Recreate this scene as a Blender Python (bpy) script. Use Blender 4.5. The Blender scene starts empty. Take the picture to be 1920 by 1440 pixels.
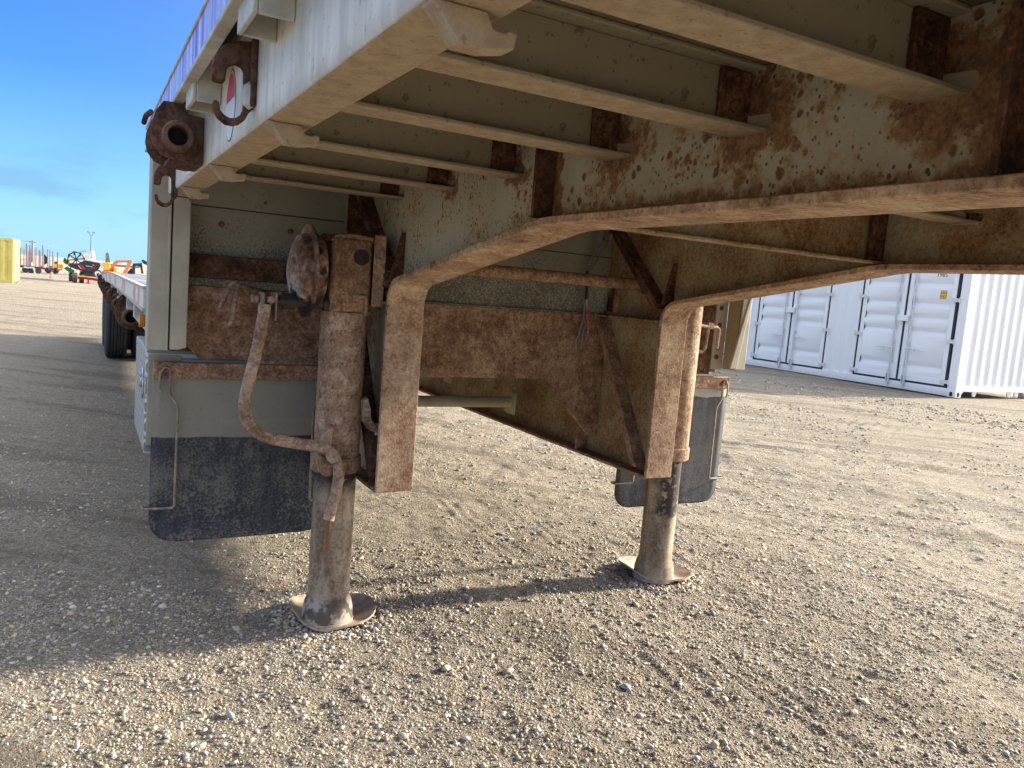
import bpy, math, random
import numpy as np
from mathutils import Vector, Matrix
from mathutils.geometry import tessellate_polygon

random.seed(7)
rng = np.random.default_rng(11)
SC = bpy.context.scene
COL = SC.collection

# ------------------------------------------------------------------ camera
F, YAW, PITCH, ROLL = 1477.9, 0.5036, -0.1136, 0.0809
CPOS = np.array([-1.4785, -2.4206, 1.208])
_fw = np.array([math.sin(YAW)*math.cos(PITCH), math.cos(YAW)*math.cos(PITCH), math.sin(PITCH)])
_r0 = np.array([math.cos(YAW), -math.sin(YAW), 0.0]); _u0 = np.cross(_r0, _fw)
_r = math.cos(ROLL)*_r0 + math.sin(ROLL)*_u0
_u = -math.sin(ROLL)*_r0 + math.cos(ROLL)*_u0
cam = bpy.data.cameras.new('camera'); cam_o = bpy.data.objects.new('camera', cam); COL.objects.link(cam_o)
cam.sensor_width = 36; cam.lens = 36*F/1920; cam.clip_start = 0.02; cam.clip_end = 6000
M = Matrix.Identity(4)
for i in range(3):
    M[i][0], M[i][1], M[i][2], M[i][3] = _r[i], _u[i], -_fw[i], CPOS[i]
cam_o.matrix_world = M
SC.camera = cam_o

# ------------------------------------------------------------------ world, sun, exposure
SUN_EL, SUN_AZ = math.radians(18.0), math.radians(92.2)      # azimuth clockwise from +Y: +X, a little towards -Y
W = bpy.data.worlds.new('World'); SC.world = W; W.use_nodes = True
nt = W.node_tree; nt.nodes.clear()
wo = nt.nodes.new('ShaderNodeOutputWorld'); bg = nt.nodes.new('ShaderNodeBackground')
sky = nt.nodes.new('ShaderNodeTexSky'); sky.sky_type = 'NISHITA'; sky.sun_disc = False
sky.sun_elevation = SUN_EL; sky.sun_rotation = SUN_AZ
sky.altitude = 600; sky.air_density = 1.0; sky.dust_density = 0.8; sky.ozone_density = 2.0
hs = nt.nodes.new('ShaderNodeHueSaturation'); hs.inputs['Saturation'].default_value = 1.0
tc = nt.nodes.new('ShaderNodeTexCoord'); mp = nt.nodes.new('ShaderNodeMapping'); mp.inputs['Scale'].default_value = (4.5, 4.5, 15)
nz = nt.nodes.new('ShaderNodeTexNoise'); nz.inputs['Scale'].default_value = 1.6; nz.inputs['Detail'].default_value = 6; nz.inputs['Roughness'].default_value = 0.55
rp = nt.nodes.new('ShaderNodeValToRGB'); rp.color_ramp.elements[0].position = 0.50; rp.color_ramp.elements[1].position = 0.66
sx = nt.nodes.new('ShaderNodeSeparateXYZ')
cz = nt.nodes.new('ShaderNodeMapRange'); cz.inputs['From Min'].default_value = 0.20; cz.inputs['From Max'].default_value = 0.03; cz.inputs['To Min'].default_value = 0.0; cz.inputs['To Max'].default_value = 0.6
mm = nt.nodes.new('ShaderNodeMath'); mm.operation = 'MULTIPLY'
mx = nt.nodes.new('ShaderNodeMix'); mx.data_type = 'RGBA'; mx.inputs['B'].default_value = (0.40, 0.74, 1.16, 1)
L = nt.links.new
L(sky.outputs[0], hs.inputs['Color']); L(tc.outputs['Generated'], mp.inputs[0]); L(mp.outputs[0], nz.inputs['Vector'])
L(nz.outputs['Fac'], rp.inputs[0]); L(tc.outputs['Generated'], sx.inputs[0]); L(sx.outputs['Z'], cz.inputs['Value'])
L(rp.outputs['Color'], mm.inputs[0]); L(cz.outputs['Result'], mm.inputs[1]); L(mm.outputs[0], mx.inputs['Factor'])
gr = nt.nodes.new('ShaderNodeValToRGB'); e = gr.color_ramp.elements
for k, (p, c) in enumerate([(0.0, (0.44, 1.12, 1.60)), (0.07, (0.27, 0.96, 1.65)), (0.20, (0.01, 0.44, 1.60)), (0.34, (0.0, 0.26, 1.35)), (1.0, (0.12, 0.45, 1.3))]):
    if k > 1: e.new(p)
    e[k].position = p; e[k].color = (*c, 1)
zn = nt.nodes.new('ShaderNodeMath'); zn.operation = 'MAXIMUM'; zn.inputs[1].default_value = 0.0
mg = nt.nodes.new('ShaderNodeMix'); mg.data_type = 'RGBA'; mg.inputs['Factor'].default_value = 0.90
L(sx.outputs['Z'], zn.inputs[0]); L(zn.outputs[0], gr.inputs[0]); L(hs.outputs['Color'], mg.inputs['A']); L(gr.outputs['Color'], mg.inputs['B'])
# thin cloud veil round the low sun, out of view; glow added as fill light
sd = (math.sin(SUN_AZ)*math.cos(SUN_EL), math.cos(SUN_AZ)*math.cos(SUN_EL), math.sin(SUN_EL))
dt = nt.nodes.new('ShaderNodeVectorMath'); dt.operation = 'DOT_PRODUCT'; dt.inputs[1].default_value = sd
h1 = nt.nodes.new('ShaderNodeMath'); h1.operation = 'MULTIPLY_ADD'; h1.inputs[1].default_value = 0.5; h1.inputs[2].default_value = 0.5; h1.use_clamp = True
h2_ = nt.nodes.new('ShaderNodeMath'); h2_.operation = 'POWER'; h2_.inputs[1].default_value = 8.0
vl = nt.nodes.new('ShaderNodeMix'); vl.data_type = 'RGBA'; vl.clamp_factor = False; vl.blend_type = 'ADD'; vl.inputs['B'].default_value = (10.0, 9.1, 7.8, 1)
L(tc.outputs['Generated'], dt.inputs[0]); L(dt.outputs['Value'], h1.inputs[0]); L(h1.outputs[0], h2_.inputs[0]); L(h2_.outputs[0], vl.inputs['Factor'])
# bright cloud added overhead, out of view, to fill the shade with neutral light
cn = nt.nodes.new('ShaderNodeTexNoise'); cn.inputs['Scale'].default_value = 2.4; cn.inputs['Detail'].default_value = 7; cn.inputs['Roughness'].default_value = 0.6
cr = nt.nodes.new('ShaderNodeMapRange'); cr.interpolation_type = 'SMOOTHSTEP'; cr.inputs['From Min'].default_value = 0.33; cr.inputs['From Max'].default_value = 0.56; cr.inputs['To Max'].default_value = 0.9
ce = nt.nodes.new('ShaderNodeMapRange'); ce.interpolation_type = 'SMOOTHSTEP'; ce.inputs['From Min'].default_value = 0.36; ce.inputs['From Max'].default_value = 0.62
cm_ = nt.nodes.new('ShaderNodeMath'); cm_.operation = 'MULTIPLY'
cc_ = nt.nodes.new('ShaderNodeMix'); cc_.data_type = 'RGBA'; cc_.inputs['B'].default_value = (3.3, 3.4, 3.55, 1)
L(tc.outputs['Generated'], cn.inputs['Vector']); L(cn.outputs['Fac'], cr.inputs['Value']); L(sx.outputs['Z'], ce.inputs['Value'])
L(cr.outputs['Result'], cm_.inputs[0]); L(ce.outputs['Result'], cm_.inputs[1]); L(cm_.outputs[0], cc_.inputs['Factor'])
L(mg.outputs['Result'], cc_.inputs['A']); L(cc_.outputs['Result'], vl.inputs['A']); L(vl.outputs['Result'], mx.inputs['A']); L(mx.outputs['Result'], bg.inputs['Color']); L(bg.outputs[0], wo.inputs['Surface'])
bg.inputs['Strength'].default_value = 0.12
sl = bpy.data.lights.new('sun', 'SUN'); sl.energy = 3.05; sl.angle = math.radians(2.8); sl.color = (1.0, 0.88, 0.70)
so = bpy.data.objects.new('sun', sl); COL.objects.link(so)
sdir = Vector((math.sin(SUN_AZ)*math.cos(SUN_EL), math.cos(SUN_AZ)*math.cos(SUN_EL), math.sin(SUN_EL)))
so.rotation_euler = sdir.to_track_quat('Z', 'Y').to_euler(); so.location = (20, -2, 12)
SC.view_settings.view_transform = 'Standard'; SC.view_settings.look = 'None'
SC.view_settings.exposure = 2.32; SC.view_settings.gamma = 1.0; SC.view_settings.use_curve_mapping = False
SC.render.engine = 'CYCLES'
SC.cycles.max_bounces = 8; SC.cycles.diffuse_bounces = 5; SC.cycles.glossy_bounces = 3

def _ray(px, py): return _fw + _r*(px-960)/F - _u*(py-720)/F
def AX(px, py, x): d = _ray(px, py); return CPOS + d*(x-CPOS[0])/d[0]
def AY(px, py, y): d = _ray(px, py); return CPOS + d*(y-CPOS[1])/d[1]
def AZ(px, py, z): d = _ray(px, py); return CPOS + d*(z-CPOS[2])/d[2]

# ------------------------------------------------------------------ node helpers
class Nodes:
    def __init__(s, name):
        s.m = bpy.data.materials.new(name); s.m.use_nodes = True
        s.t = s.m.node_tree; s.b = s.t.nodes['Principled BSDF']
        s.co = s.t.nodes.new('ShaderNodeTexCoord').outputs['Object']
    def n(s, typ, **kw):
        x = s.t.nodes.new(typ)
        for k, v in kw.items(): setattr(x, k, v)
        return x
    def put(s, sock, v):
        if hasattr(v, 'is_output'): s.t.links.new(v, sock)
        else: sock.default_value = v
    def map(s, scale, loc=(0, 0, 0), rot=(0, 0, 0), vec=None):
        x = s.n('ShaderNodeMapping'); s.put(x.inputs['Vector'], vec or s.co)
        x.inputs['Scale'].default_value = scale; x.inputs['Location'].default_value = loc; x.inputs['Rotation'].default_value = rot
        return x.outputs[0]
    def noise(s, scale, detail=4, rough=0.55, vec=None, dist=0):
        x = s.n('ShaderNodeTexNoise'); s.put(x.inputs['Vector'], vec or s.co)
        x.inputs['Scale'].default_value = scale; x.inputs['Detail'].default_value = detail
        x.inputs['Roughness'].default_value = rough; x.inputs['Distortion'].default_value = dist
        return x.outputs['Fac']
    def voro(s, scale, feature='F1', vec=None, out='Distance'):
        x = s.n('ShaderNodeTexVoronoi', feature=feature); s.put(x.inputs['Vector'], vec or s.co); x.inputs['Scale'].default_value = scale
        return x.outputs[out]
    def math(s, op, a, b=0.0, clamp=False):
        x = s.n('ShaderNodeMath', operation=op); x.use_clamp = clamp; s.put(x.inputs[0], a); s.put(x.inputs[1], b); return x.outputs[0]
    def rng(s, v, a, b, c=0.0, d=1.0, smooth=True):
        x = s.n('ShaderNodeMapRange'); x.interpolation_type = 'SMOOTHSTEP' if smooth else 'LINEAR'
        s.put(x.inputs['Value'], v)
        for k, q in zip(('From Min', 'From Max', 'To Min', 'To Max'), (a, b, c, d)): x.inputs[k].default_value = q
        return x.outputs['Result']
    def ramp(s, v, stops):
        x = s.n('ShaderNodeValToRGB'); s.put(x.inputs[0], v); e = x.color_ramp.elements
        while len(e) < len(stops): e.new(0.5)
        for k, (p, c) in zip(e, stops): k.position = p; k.color = (*c, 1)
        return x.outputs['Color']
    def mix(s, f, a, b, blend='MIX'):
        x = s.n('ShaderNodeMix', data_type='RGBA', blend_type=blend); s.put(x.inputs['Factor'], f)
        for k, v in (('A', a), ('B', b)):
            s.put(x.inputs[k], v if hasattr(v, 'is_output') else (*v, 1))
        return x.outputs['Result']
    def xyz(s):
        x = s.n('ShaderNodeSeparateXYZ'); s.put(x.inputs[0], s.co); return x.outputs
    def bump(s, h, dist, strength=1.0):
        x = s.n('ShaderNodeBump'); s.put(x.inputs['Height'], h); x.inputs['Distance'].default_value = dist; x.inputs['Strength'].default_value = strength
        s.t.links.new(x.outputs[0], s.b.inputs['Normal'])
    def done(s, col, rough=0.8, metal=0.0, spec=0.3):
        s.put(s.b.inputs['Base Color'], col if hasattr(col, 'is_output') else (*col, 1))
        s.put(s.b.inputs['Roughness'], rough); s.put(s.b.inputs['Metallic'], metal)
        s.b.inputs['Specular IOR Level'].default_value = spec
        return s.m

RUST = [(0.2, (0.08, 0.035, 0.022)), (0.40, (0.20, 0.095, 0.058)), (0.6, (0.34, 0.185, 0.115)), (0.8, (0.48, 0.31, 0.215))]
RUSTD = [(0.2, (0.028, 0.012, 0.010)), (0.45, (0.09, 0.036, 0.022)), (0.62, (0.17, 0.075, 0.042)), (0.8, (0.25, 0.14, 0.085))]

def m_rust(name, stops, dust=0.35, dustc=(0.36, 0.25, 0.155), speck=0.5, gain=1.0):
    k = Nodes(name)
    a = k.noise(7, 7, 0.62); b = k.noise(34, 6, 0.7); c = k.noise(105, 3, 0.7)
    v = k.math('ADD', k.math('MULTIPLY', a, 0.38), k.math('ADD', k.math('MULTIPLY', b, 0.34), k.math('MULTIPLY', c, 0.30)))
    v = k.rng(v, 0.41, 0.62, 0.15, 0.85, smooth=False)
    col = k.ramp(v, stops)
    d = k.math('MULTIPLY', k.rng(k.noise(16, 6, 0.7, vec=k.map((1, 1, 0.55), loc=(3, 1, 2))), 0.36, 0.72), dust)
    col = k.mix(d, col, dustc)
    sp = k.rng(k.noise(80, 4, 0.7, vec=k.map((1, 1, 1), loc=(5, 5, 5))), 0.57, 0.63)
    col = k.mix(k.math('MULTIPLY', sp, speck), col, (0.09, 0.04, 0.022))
    k.bump(k.math('ADD', k.math('MULTIPLY', b, 0.6), c), 0.0035, 0.65)
    return k.done(col, 0.9, 0.0, 0.2)

def m_flat(name, col, rough=0.6, metal=0.0, var=0.25, scale=20, dirt=None, dirt_amt=0.4, spec=0.4, bump=0.0):
    k = Nodes(name)
    a = k.noise(scale, 6, 0.6)
    c = k.mix(k.rng(a, 0.3, 0.7), tuple(x*(1-var) for x in col), tuple(min(1, x*(1+var)) for x in col))
    if dirt:
        c = k.mix(k.math('MULTIPLY', k.rng(k.noise(scale*0.35, 8, 0.7, vec=k.map((1, 1, 0.6), loc=(7, 3, 1))), 0.42, 0.7), dirt_amt), c, dirt)
    if bump: k.bump(k.noise(scale*6, 4, 0.6), bump, 0.6)
    return k.done(c, rough, metal, spec)

# painted girder web: grey-beige paint with rust that grows towards the neck and along the bottom edge
def m_web():
    k = Nodes('web paint rust'); X, Y, Z = k.xyz()
    a = k.noise(7, 8, 0.68); b = k.noise(40, 6, 0.68); c = k.noise(150, 3, 0.65)
    fwd = k.rng(Y, -0.62, -1.05)                    # forward of the bend the paint is worse
    aft = k.rng(Y, 0.02, 0.5)
    jz = k.math('ADD', Z, k.math('MULTIPLY', k.math('SUBTRACT', a, 0.5), 0.16))
    low = k.rng(jz, 1.425, 1.372)                   # rust creeps up from the flange weld
    prox = None                                     # and spreads from where each cross member goes through
    for q in (-1.79, -1.46, -1.12, -0.70, -0.30, -1.893, -0.885):
        dy = k.math('MULTIPLY', k.math('SUBTRACT', Y, q), 1.0 if q not in (-1.893, -0.885) else 1.6)
        dz = k.math('MULTIPLY', k.math('SUBTRACT', Z, 1.505), 1.25 if q not in (-1.893, -0.885) else 0.05)
        d = k.math('SQRT', k.math('ADD', k.math('MULTIPLY', dy, dy), k.math('MULTIPLY', dz, dz)))
        p = k.rng(k.math('ADD', d, k.math('MULTIPLY', k.math('SUBTRACT', k.noise(16, 5, 0.65), 0.5), 0.20)), 0.125 if q < -0.9 else 0.085, 0.03)
        prox = p if prox is None else k.math('MAXIMUM', prox, p)
    def spots(scale, r0, r1, area):
        vn = k.n('ShaderNodeTexVoronoi'); k.put(vn.inputs['Vector'], k.map((1, 1, 0.8))); vn.inputs['Scale'].default_value = scale
        sc = k.n('ShaderNodeSeparateColor'); k.put(sc.inputs[0], vn.outputs['Color'])
        rad = k.math('MULTIPLY', k.math('POWER', sc.outputs[0], 2.2), k.math('MULTIPLY', area, r1)); rad = k.math('ADD', rad, r0)
        e = k.math('SUBTRACT', rad, k.math('ADD', vn.outputs['Distance'], k.math('MULTIPLY', k.math('SUBTRACT', k.noise(85, 4, 0.7), 0.5), 0.75)))
        return k.rng(e, -0.05, 0.12), k.rng(e, -0.26, 0.05)
    field = k.rng(k.math('ADD', k.noise(5, 4, 0.6, vec=k.map((1, 1, 1), loc=(3, 8, 1))), k.math('MULTIPLY', fwd, 0.13)), 0.42, 0.62)
    s1, h1 = spots(24, -0.12, 0.62, field); s2, h2 = spots(58, -0.10, 0.60, field); s3, h3 = spots(120, -0.05, 0.55, k.rng(a, 0.35, 0.55))
    v = k.math('ADD', k.math('MULTIPLY', a, 0.5), k.math('MULTIPLY', b, 0.5))
    t = k.math('ADD', k.math('MULTIPLY', aft, 0.14), k.math('ADD', k.math('MULTIPLY', k.math('MULTIPLY', low, k.math('ADD', k.math('MULTIPLY', fwd, 0.85), 0.15)), 0.19), k.math('MULTIPLY', prox, 0.22)))
    v2 = k.math('ADD', v, k.math('ADD', t, k.math('MULTIPLY', fwd, 0.045)))
    m = k.rng(v2, 0.585, 0.70); halo = k.rng(v2, 0.52, 0.66)
    drip = k.math('MULTIPLY', k.rng(k.noise(10, 4, 0.6, vec=k.map((1, 3.4, 0.2))), 0.55, 0.72), 0.45)
    m = k.math('MAXIMUM', m, k.math('MAXIMUM', s1, k.math('MAXIMUM', s2, s3)))
    halo = k.math('MAXIMUM', k.math('MAXIMUM', halo, drip), k.math('MULTIPLY', k.math('MAXIMUM', h1, h2), 0.85))
    paint = k.mix(k.noise(4, 5), (0.36, 0.335, 0.26), (0.48, 0.455, 0.365))
    paint = k.mix(k.math('MULTIPLY', k.rng(k.noise(9, 6, 0.7, vec=k.map((1, 1.6, 0.4))), 0.45, 0.7), 0.35), paint, (0.30, 0.25, 0.17))
    col = k.mix(k.math('MULTIPLY', halo, 0.72), paint, (0.37, 0.225, 0.10))
    rust = k.ramp(k.math('ADD', k.math('MULTIPLY', b, 0.6), k.math('MULTIPLY', c, 0.4)), [(0.38, (0.045, 0.021, 0.015)), (0.46, (0.12, 0.055, 0.030)), (0.54, (0.215, 0.110, 0.056)), (0.66, (0.32, 0.19, 0.10))])
    col = k.mix(k.math('MULTIPLY', m, 0.88), col, rust)
    k.bump(k.math('ADD', k.math('MULTIPLY', m, -0.25), k.math('MULTIPLY', c, 0.3)), 0.004, 0.6)
    return k.done(col, 0.85, 0, 0.25)

def m_web_far():
    k = Nodes('web ochre rust'); a = k.noise(5, 7, 0.65); b = k.noise(70, 4, 0.65); c = k.noise(180, 3, 0.6)
    v = k.math('ADD', k.math('MULTIPLY', a, 0.5), k.math('ADD', k.math('MULTIPLY', b, 0.3), k.math('MULTIPLY', c, 0.25)))
    col = k.ramp(v, [(0.40, (0.13, 0.06, 0.03)), (0.48, (0.26, 0.155, 0.072)), (0.56, (0.34, 0.27, 0.165)), (0.66, (0.45, 0.405, 0.30))])
    k.bump(b, 0.002, 0.5); return k.done(col, 0.88, 0, 0.2)

def m_panel():   # riser sheets: beige-grey galvanised with road splatter
    k = Nodes('riser sheet'); X, Y, Z = k.xyz()
    a = k.noise(4, 6, 0.6); f = k.noise(130, 3, 0.7)
    base = k.mix(a, (0.23, 0.215, 0.17), (0.33, 0.31, 0.25))
    thr = k.rng(Z, 1.44, 1.15, 0.0, 0.16)
    sp = k.rng(k.math('ADD', k.math('ADD', k.math('MULTIPLY', f, 0.75), k.math('MULTIPLY', k.noise(9, 5), 0.3)), thr), 0.60, 0.70)
    col = k.mix(k.math('MULTIPLY', sp, 0.75), base, (0.085, 0.070, 0.048))
    col = k.mix(k.math('MULTIPLY', k.rng(k.voro(9), 0.085, 0.02), 0.85), col, (0.04, 0.034, 0.028))
    k.bump(f, 0.001, 0.4); return k.done(col, 0.75, 0.05, 0.3)

def m_rail():
    k = Nodes('weathered rail'); X, Y, Z = k.xyz()
    st = k.noise(14, 5, 0.6, vec=k.map((1, 2.2, 0.16))); a = k.noise(6, 6, 0.6); f = k.noise(90, 3, 0.6)
    col = k.mix(k.rng(st, 0.3, 0.7), (0.57, 0.545, 0.48), (0.76, 0.735, 0.665))
    col = k.mix(k.math('MULTIPLY', k.rng(a, 0.5, 0.68), 0.45), col, (0.34, 0.31, 0.24))
    lo = k.math('MULTIPLY', k.rng(k.math('ADD', Z, k.math('MULTIPLY', k.noise(20, 4), 0.03)), 1.462, 1.428), 0.55)
    col = k.mix(lo, col, (0.30, 0.235, 0.15))
    col = k.mix(k.math('MULTIPLY', k.rng(f, 0.62, 0.7), 0.35), col, (0.12, 0.10, 0.08))
    return k.done(col, 0.55, 0.15, 0.4)

def m_dust(name='dusty underside', c1=(0.32, 0.24, 0.155), c2=(0.44, 0.345, 0.235)):
    k = Nodes(name)
    a = k.noise(45, 6, 0.72); f = k.noise(90, 3, 0.65)
    col = k.mix(k.rng(a, 0.34, 0.66), c1, c2)
    col = k.mix(k.math('MULTIPLY', k.rng(f, 0.58, 0.68), 0.55), col, (0.15, 0.10, 0.06))
    k.bump(f, 0.001, 0.5); return k.done(col, 0.95, 0, 0.1)

def m_cross():
    k = Nodes('cross member'); a = k.noise(5, 6, 0.6); f = k.noise(60, 3, 0.65)
    col = k.mix(a, (0.27, 0.235, 0.165), (0.38, 0.335, 0.24))
    col = k.mix(k.math('MULTIPLY', k.rng(f, 0.60, 0.68), 0.6), col, (0.10, 0.075, 0.05))
    return k.done(col, 0.7, 0.05, 0.3)

def m_flap():
    k = Nodes('rubber flap'); X, Y, Z = k.xyz()
    f = k.noise(120, 4, 0.75); a = k.noise(5, 5, 0.6); st = k.noise(30, 4, 0.6, vec=k.map((1, 1, 0.15)))
    dust = k.math('MULTIPLY', k.rng(k.math('ADD', k.math('MULTIPLY', f, 0.62), k.math('MULTIPLY', a, 0.55)), 0.54, 0.68), k.math('MULTIPLY', k.rng(Z, 0.72, 0.30, 0.55, 1.0), k.rng(X, -0.2, 0.2, 1.0, 0.45)))
    black = k.mix(k.rng(st, 0.4, 0.7), (0.022, 0.026, 0.034), (0.045, 0.051, 0.062))
    low = k.mix(k.math('MULTIPLY', dust, 0.6), black, (0.27, 0.24, 0.19))
    top = k.mix(a, (0.20, 0.19, 0.15), (0.29, 0.265, 0.20)); top = k.mix(k.math('MULTIPLY', k.rng(f, 0.55, 0.7), 0.4), top, (0.06, 0.058, 0.05))
    band = k.math('MULTIPLY', k.rng(k.math('ABSOLUTE', k.math('SUBTRACT', Z, 0.692)), 0.009, 0.003), k.rng(k.noise(8, 3), 0.4, 0.6))
    top = k.mix(k.math('MULTIPLY', band, 0.6), top, (0.30, 0.26, 0.18))
    right = k.rng(X, -0.2, 0.2)
    edge = k.math('ADD', k.math('MULTIPLY', right, 0.132), k.math('MULTIPLY', k.noise(9, 3), k.math('ADD', 0.012, k.math('MULTIPLY', right, 0.05))))
    m = k.rng(k.math('SUBTRACT', Z, edge), 0.629, 0.633)
    col = k.mix(m, low, k.mix(right, top, (0.32, 0.30, 0.25)))
    k.bump(f, 0.0008, 0.4)
    return k.done(col, 0.62, 0, 0.35)

def m_leg_low():
    k = Nodes('inner leg tube'); X, Y, Z = k.xyz(); right = k.rng(X, -0.1, 0.1)
    a = k.noise(8, 7, 0.68, vec=k.map((1, 1, 0.4))); f = k.noise(75, 5, 0.75); st = k.noise(24, 4, 0.55, vec=k.map((1, 1, 0.035))); g2 = k.noise(30, 5, 0.65)
    col = k.ramp(k.math('ADD', k.math('MULTIPLY', a, 0.6), k.math('MULTIPLY', f, 0.4)), [(0.40, (0.13, 0.088, 0.06)), (0.47, (0.26, 0.195, 0.135)), (0.54, (0.38, 0.31, 0.225)), (0.63, (0.52, 0.46, 0.36))])
    col = k.mix(k.math('MULTIPLY', k.rng(f, 0.55, 0.66), 0.55), col, (0.13, 0.085, 0.06))
    col = k.mix(k.math('MULTIPLY', k.rng(st, 0.585, 0.66), k.rng(Z, 0.20, 0.36)), col, (0.24, 0.10, 0.035))
    zz = k.math('ADD', Z, k.math('MULTIPLY', k.math('SUBTRACT', k.noise(13, 4), 0.5), 0.10))
    gl = k.math('MULTIPLY', k.rng(zz, 0.475, 0.55), k.rng(g2, 0.40, 0.50))                       # left: grease under the collar
    gr = k.math('MULTIPLY', k.math('MULTIPLY', k.rng(zz, 0.315, 0.345), k.rng(k.math('ADD', X, k.math('MULTIPLY', k.noise(20, 3), 0.05)), 0.675, 0.705)), k.rng(g2, 0.62, 0.52))
    g = k.math('ADD', k.math('MULTIPLY', gl, k.math('SUBTRACT', 1.0, right)), k.math('MULTIPLY', gr, right))
    col = k.mix(k.math('MULTIPLY', g, 0.93), col, (0.030, 0.027, 0.027))
    base = k.math('MULTIPLY', k.rng(k.math('ADD', Z, k.math('MULTIPLY', k.noise(16, 3), 0.05)), 0.165, 0.14), k.math('SUBTRACT', 0.8, k.math('MULTIPLY', right, 0.7)))
    col = k.mix(base, col, k.mix(k.rng(k.noise(18, 3), 0.44, 0.54), (0.05, 0.043, 0.037), (0.34, 0.31, 0.27)))
    k.bump(k.math('ADD', f, k.math('MULTIPLY', g2, 1.5)), 0.0015, 0.6); return k.done(col, 0.82, 0.0, 0.25)

def m_gear():
    k = Nodes('gear case'); a = k.noise(8, 6, 0.65); b = k.noise(60, 4); 
    col = k.ramp(k.math('ADD', k.math('MULTIPLY', a, 0.7), k.math('MULTIPLY', b, 0.3)), [(0.38, (0.08, 0.04, 0.027)), (0.46, (0.22, 0.12, 0.072)), (0.53, (0.36, 0.24, 0.155)), (0.60, (0.54, 0.46, 0.36))])
    X, Y, Z = k.xyz(); zg = k.math('ADD', Z, k.math('MULTIPLY', k.math('SUBTRACT', k.noise(11, 4, 0.6), 0.5), 0.22)); g = k.math('MAXIMUM', k.rng(zg, 1.165, 1.145), k.math('MULTIPLY', k.rng(X, -0.846, -0.842), k.rng(k.noise(9, 4), 0.5, 0.58)))
    col = k.mix(g, col, (0.025, 0.022, 0.022)); k.bump(b, 0.002, 0.5); return k.done(col, 0.75, 0.1, 0.35)

def m_diamond():
    k = Nodes('diamond plate')
    a = k.map((24, 24, 24), rot=(math.radians(38), 0, 0)); b = k.map((24, 24, 24), rot=(math.radians(-38), 0, 0))
    def bars(vec, oy, oz):
        s = k.n('ShaderNodeSeparateXYZ'); k.put(s.inputs[0], vec); _, y, z = s.outputs
        fy = k.math('ABSOLUTE', k.math('SUBTRACT', k.math('FRACT', k.math('ADD', y, oy)), 0.5))
        fz = k.math('ABSOLUTE', k.math('SUBTRACT', k.math('FRACT', k.math('ADD', k.math('MULTIPLY', z, 0.55), oz)), 0.5))
        return k.math('MULTIPLY', k.rng(fy, 0.16, 0.06), k.rng(fz, 0.40, 0.30))
    h = k.math('MAXIMUM', bars(a, 0, 0), bars(b, 0.5, 0.25))
    col = k.mix(k.noise(4, 4), (0.20, 0.21, 0.20), (0.27, 0.275, 0.26)); col = k.mix(k.math('MULTIPLY', h, 0.9), col, (0.66, 0.66, 0.63))
    k.bump(h, 0.003, 0.8); return k.done(col, 0.5, 0.0, 0.3)

def m_film():
    k = Nodes('rub rail film'); st = k.noise(16, 3, 0.5, vec=k.map((1, 1.5, 0.12)))
    col = k.ramp(st, [(0.36, (0.16, 0.10, 0.52)), (0.46, (0.34, 0.28, 0.72)), (0.54, (0.42, 0.52, 0.80)), (0.64, (0.68, 0.70, 0.84))])
    col = k.mix(k.math('MULTIPLY', k.rng(k.noise(60, 3), 0.6, 0.7), 0.5), col, (0.12, 0.1, 0.12)); return k.done(col, 0.35, 0, 0.5)

def m_tape():
    k = Nodes('red and white reflective tape'); X, Y, Z = k.xyz()
    r = k.math('GREATER_THAN', k.math('FRACT', k.math('MULTIPLY', Y, 0.9)), 0.62)
    r = k.math('MULTIPLY', r, k.rng(k.noise(14, 4), 0.40, 0.58))
    col = k.mix(r, (0.62, 0.62, 0.6), (0.55, 0.20, 0.14)); col = k.mix(k.rng(k.noise(40, 4), 0.58, 0.7), col, (0.3, 0.28, 0.26)); return k.done(col, 0.45, 0, 0.4)

def m_tyre():
    k = Nodes('tyre rubber'); f = k.noise(80, 3)
    col = k.mix(k.noise(6, 4), (0.022, 0.022, 0.024), (0.055, 0.052, 0.048)); k.bump(f, 0.001, 0.4); return k.done(col, 0.75, 0, 0.3)

def m_white():
    k = Nodes('container white paint'); X, Y, Z = k.xyz(); a = k.noise(1.6, 6, 0.6); st = k.noise(5, 4, 0.6, vec=k.map((1, 1, 0.12)))
    col = k.mix(a, (0.79, 0.785, 0.76), (0.84, 0.835, 0.81)); col = k.mix(k.math('MULTIPLY', k.rng(st, 0.6, 0.8), 0.18), col, (0.55, 0.53, 0.48))
    d = k.math('MULTIPLY', k.rng(k.math('ADD', Z, k.math('MULTIPLY', k.noise(12, 5), 0.12)), 0.20, 0.06), 0.35)
    col = k.mix(d, col, (0.40, 0.33, 0.24)); return k.done(col, 0.42, 0, 0.45)

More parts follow.
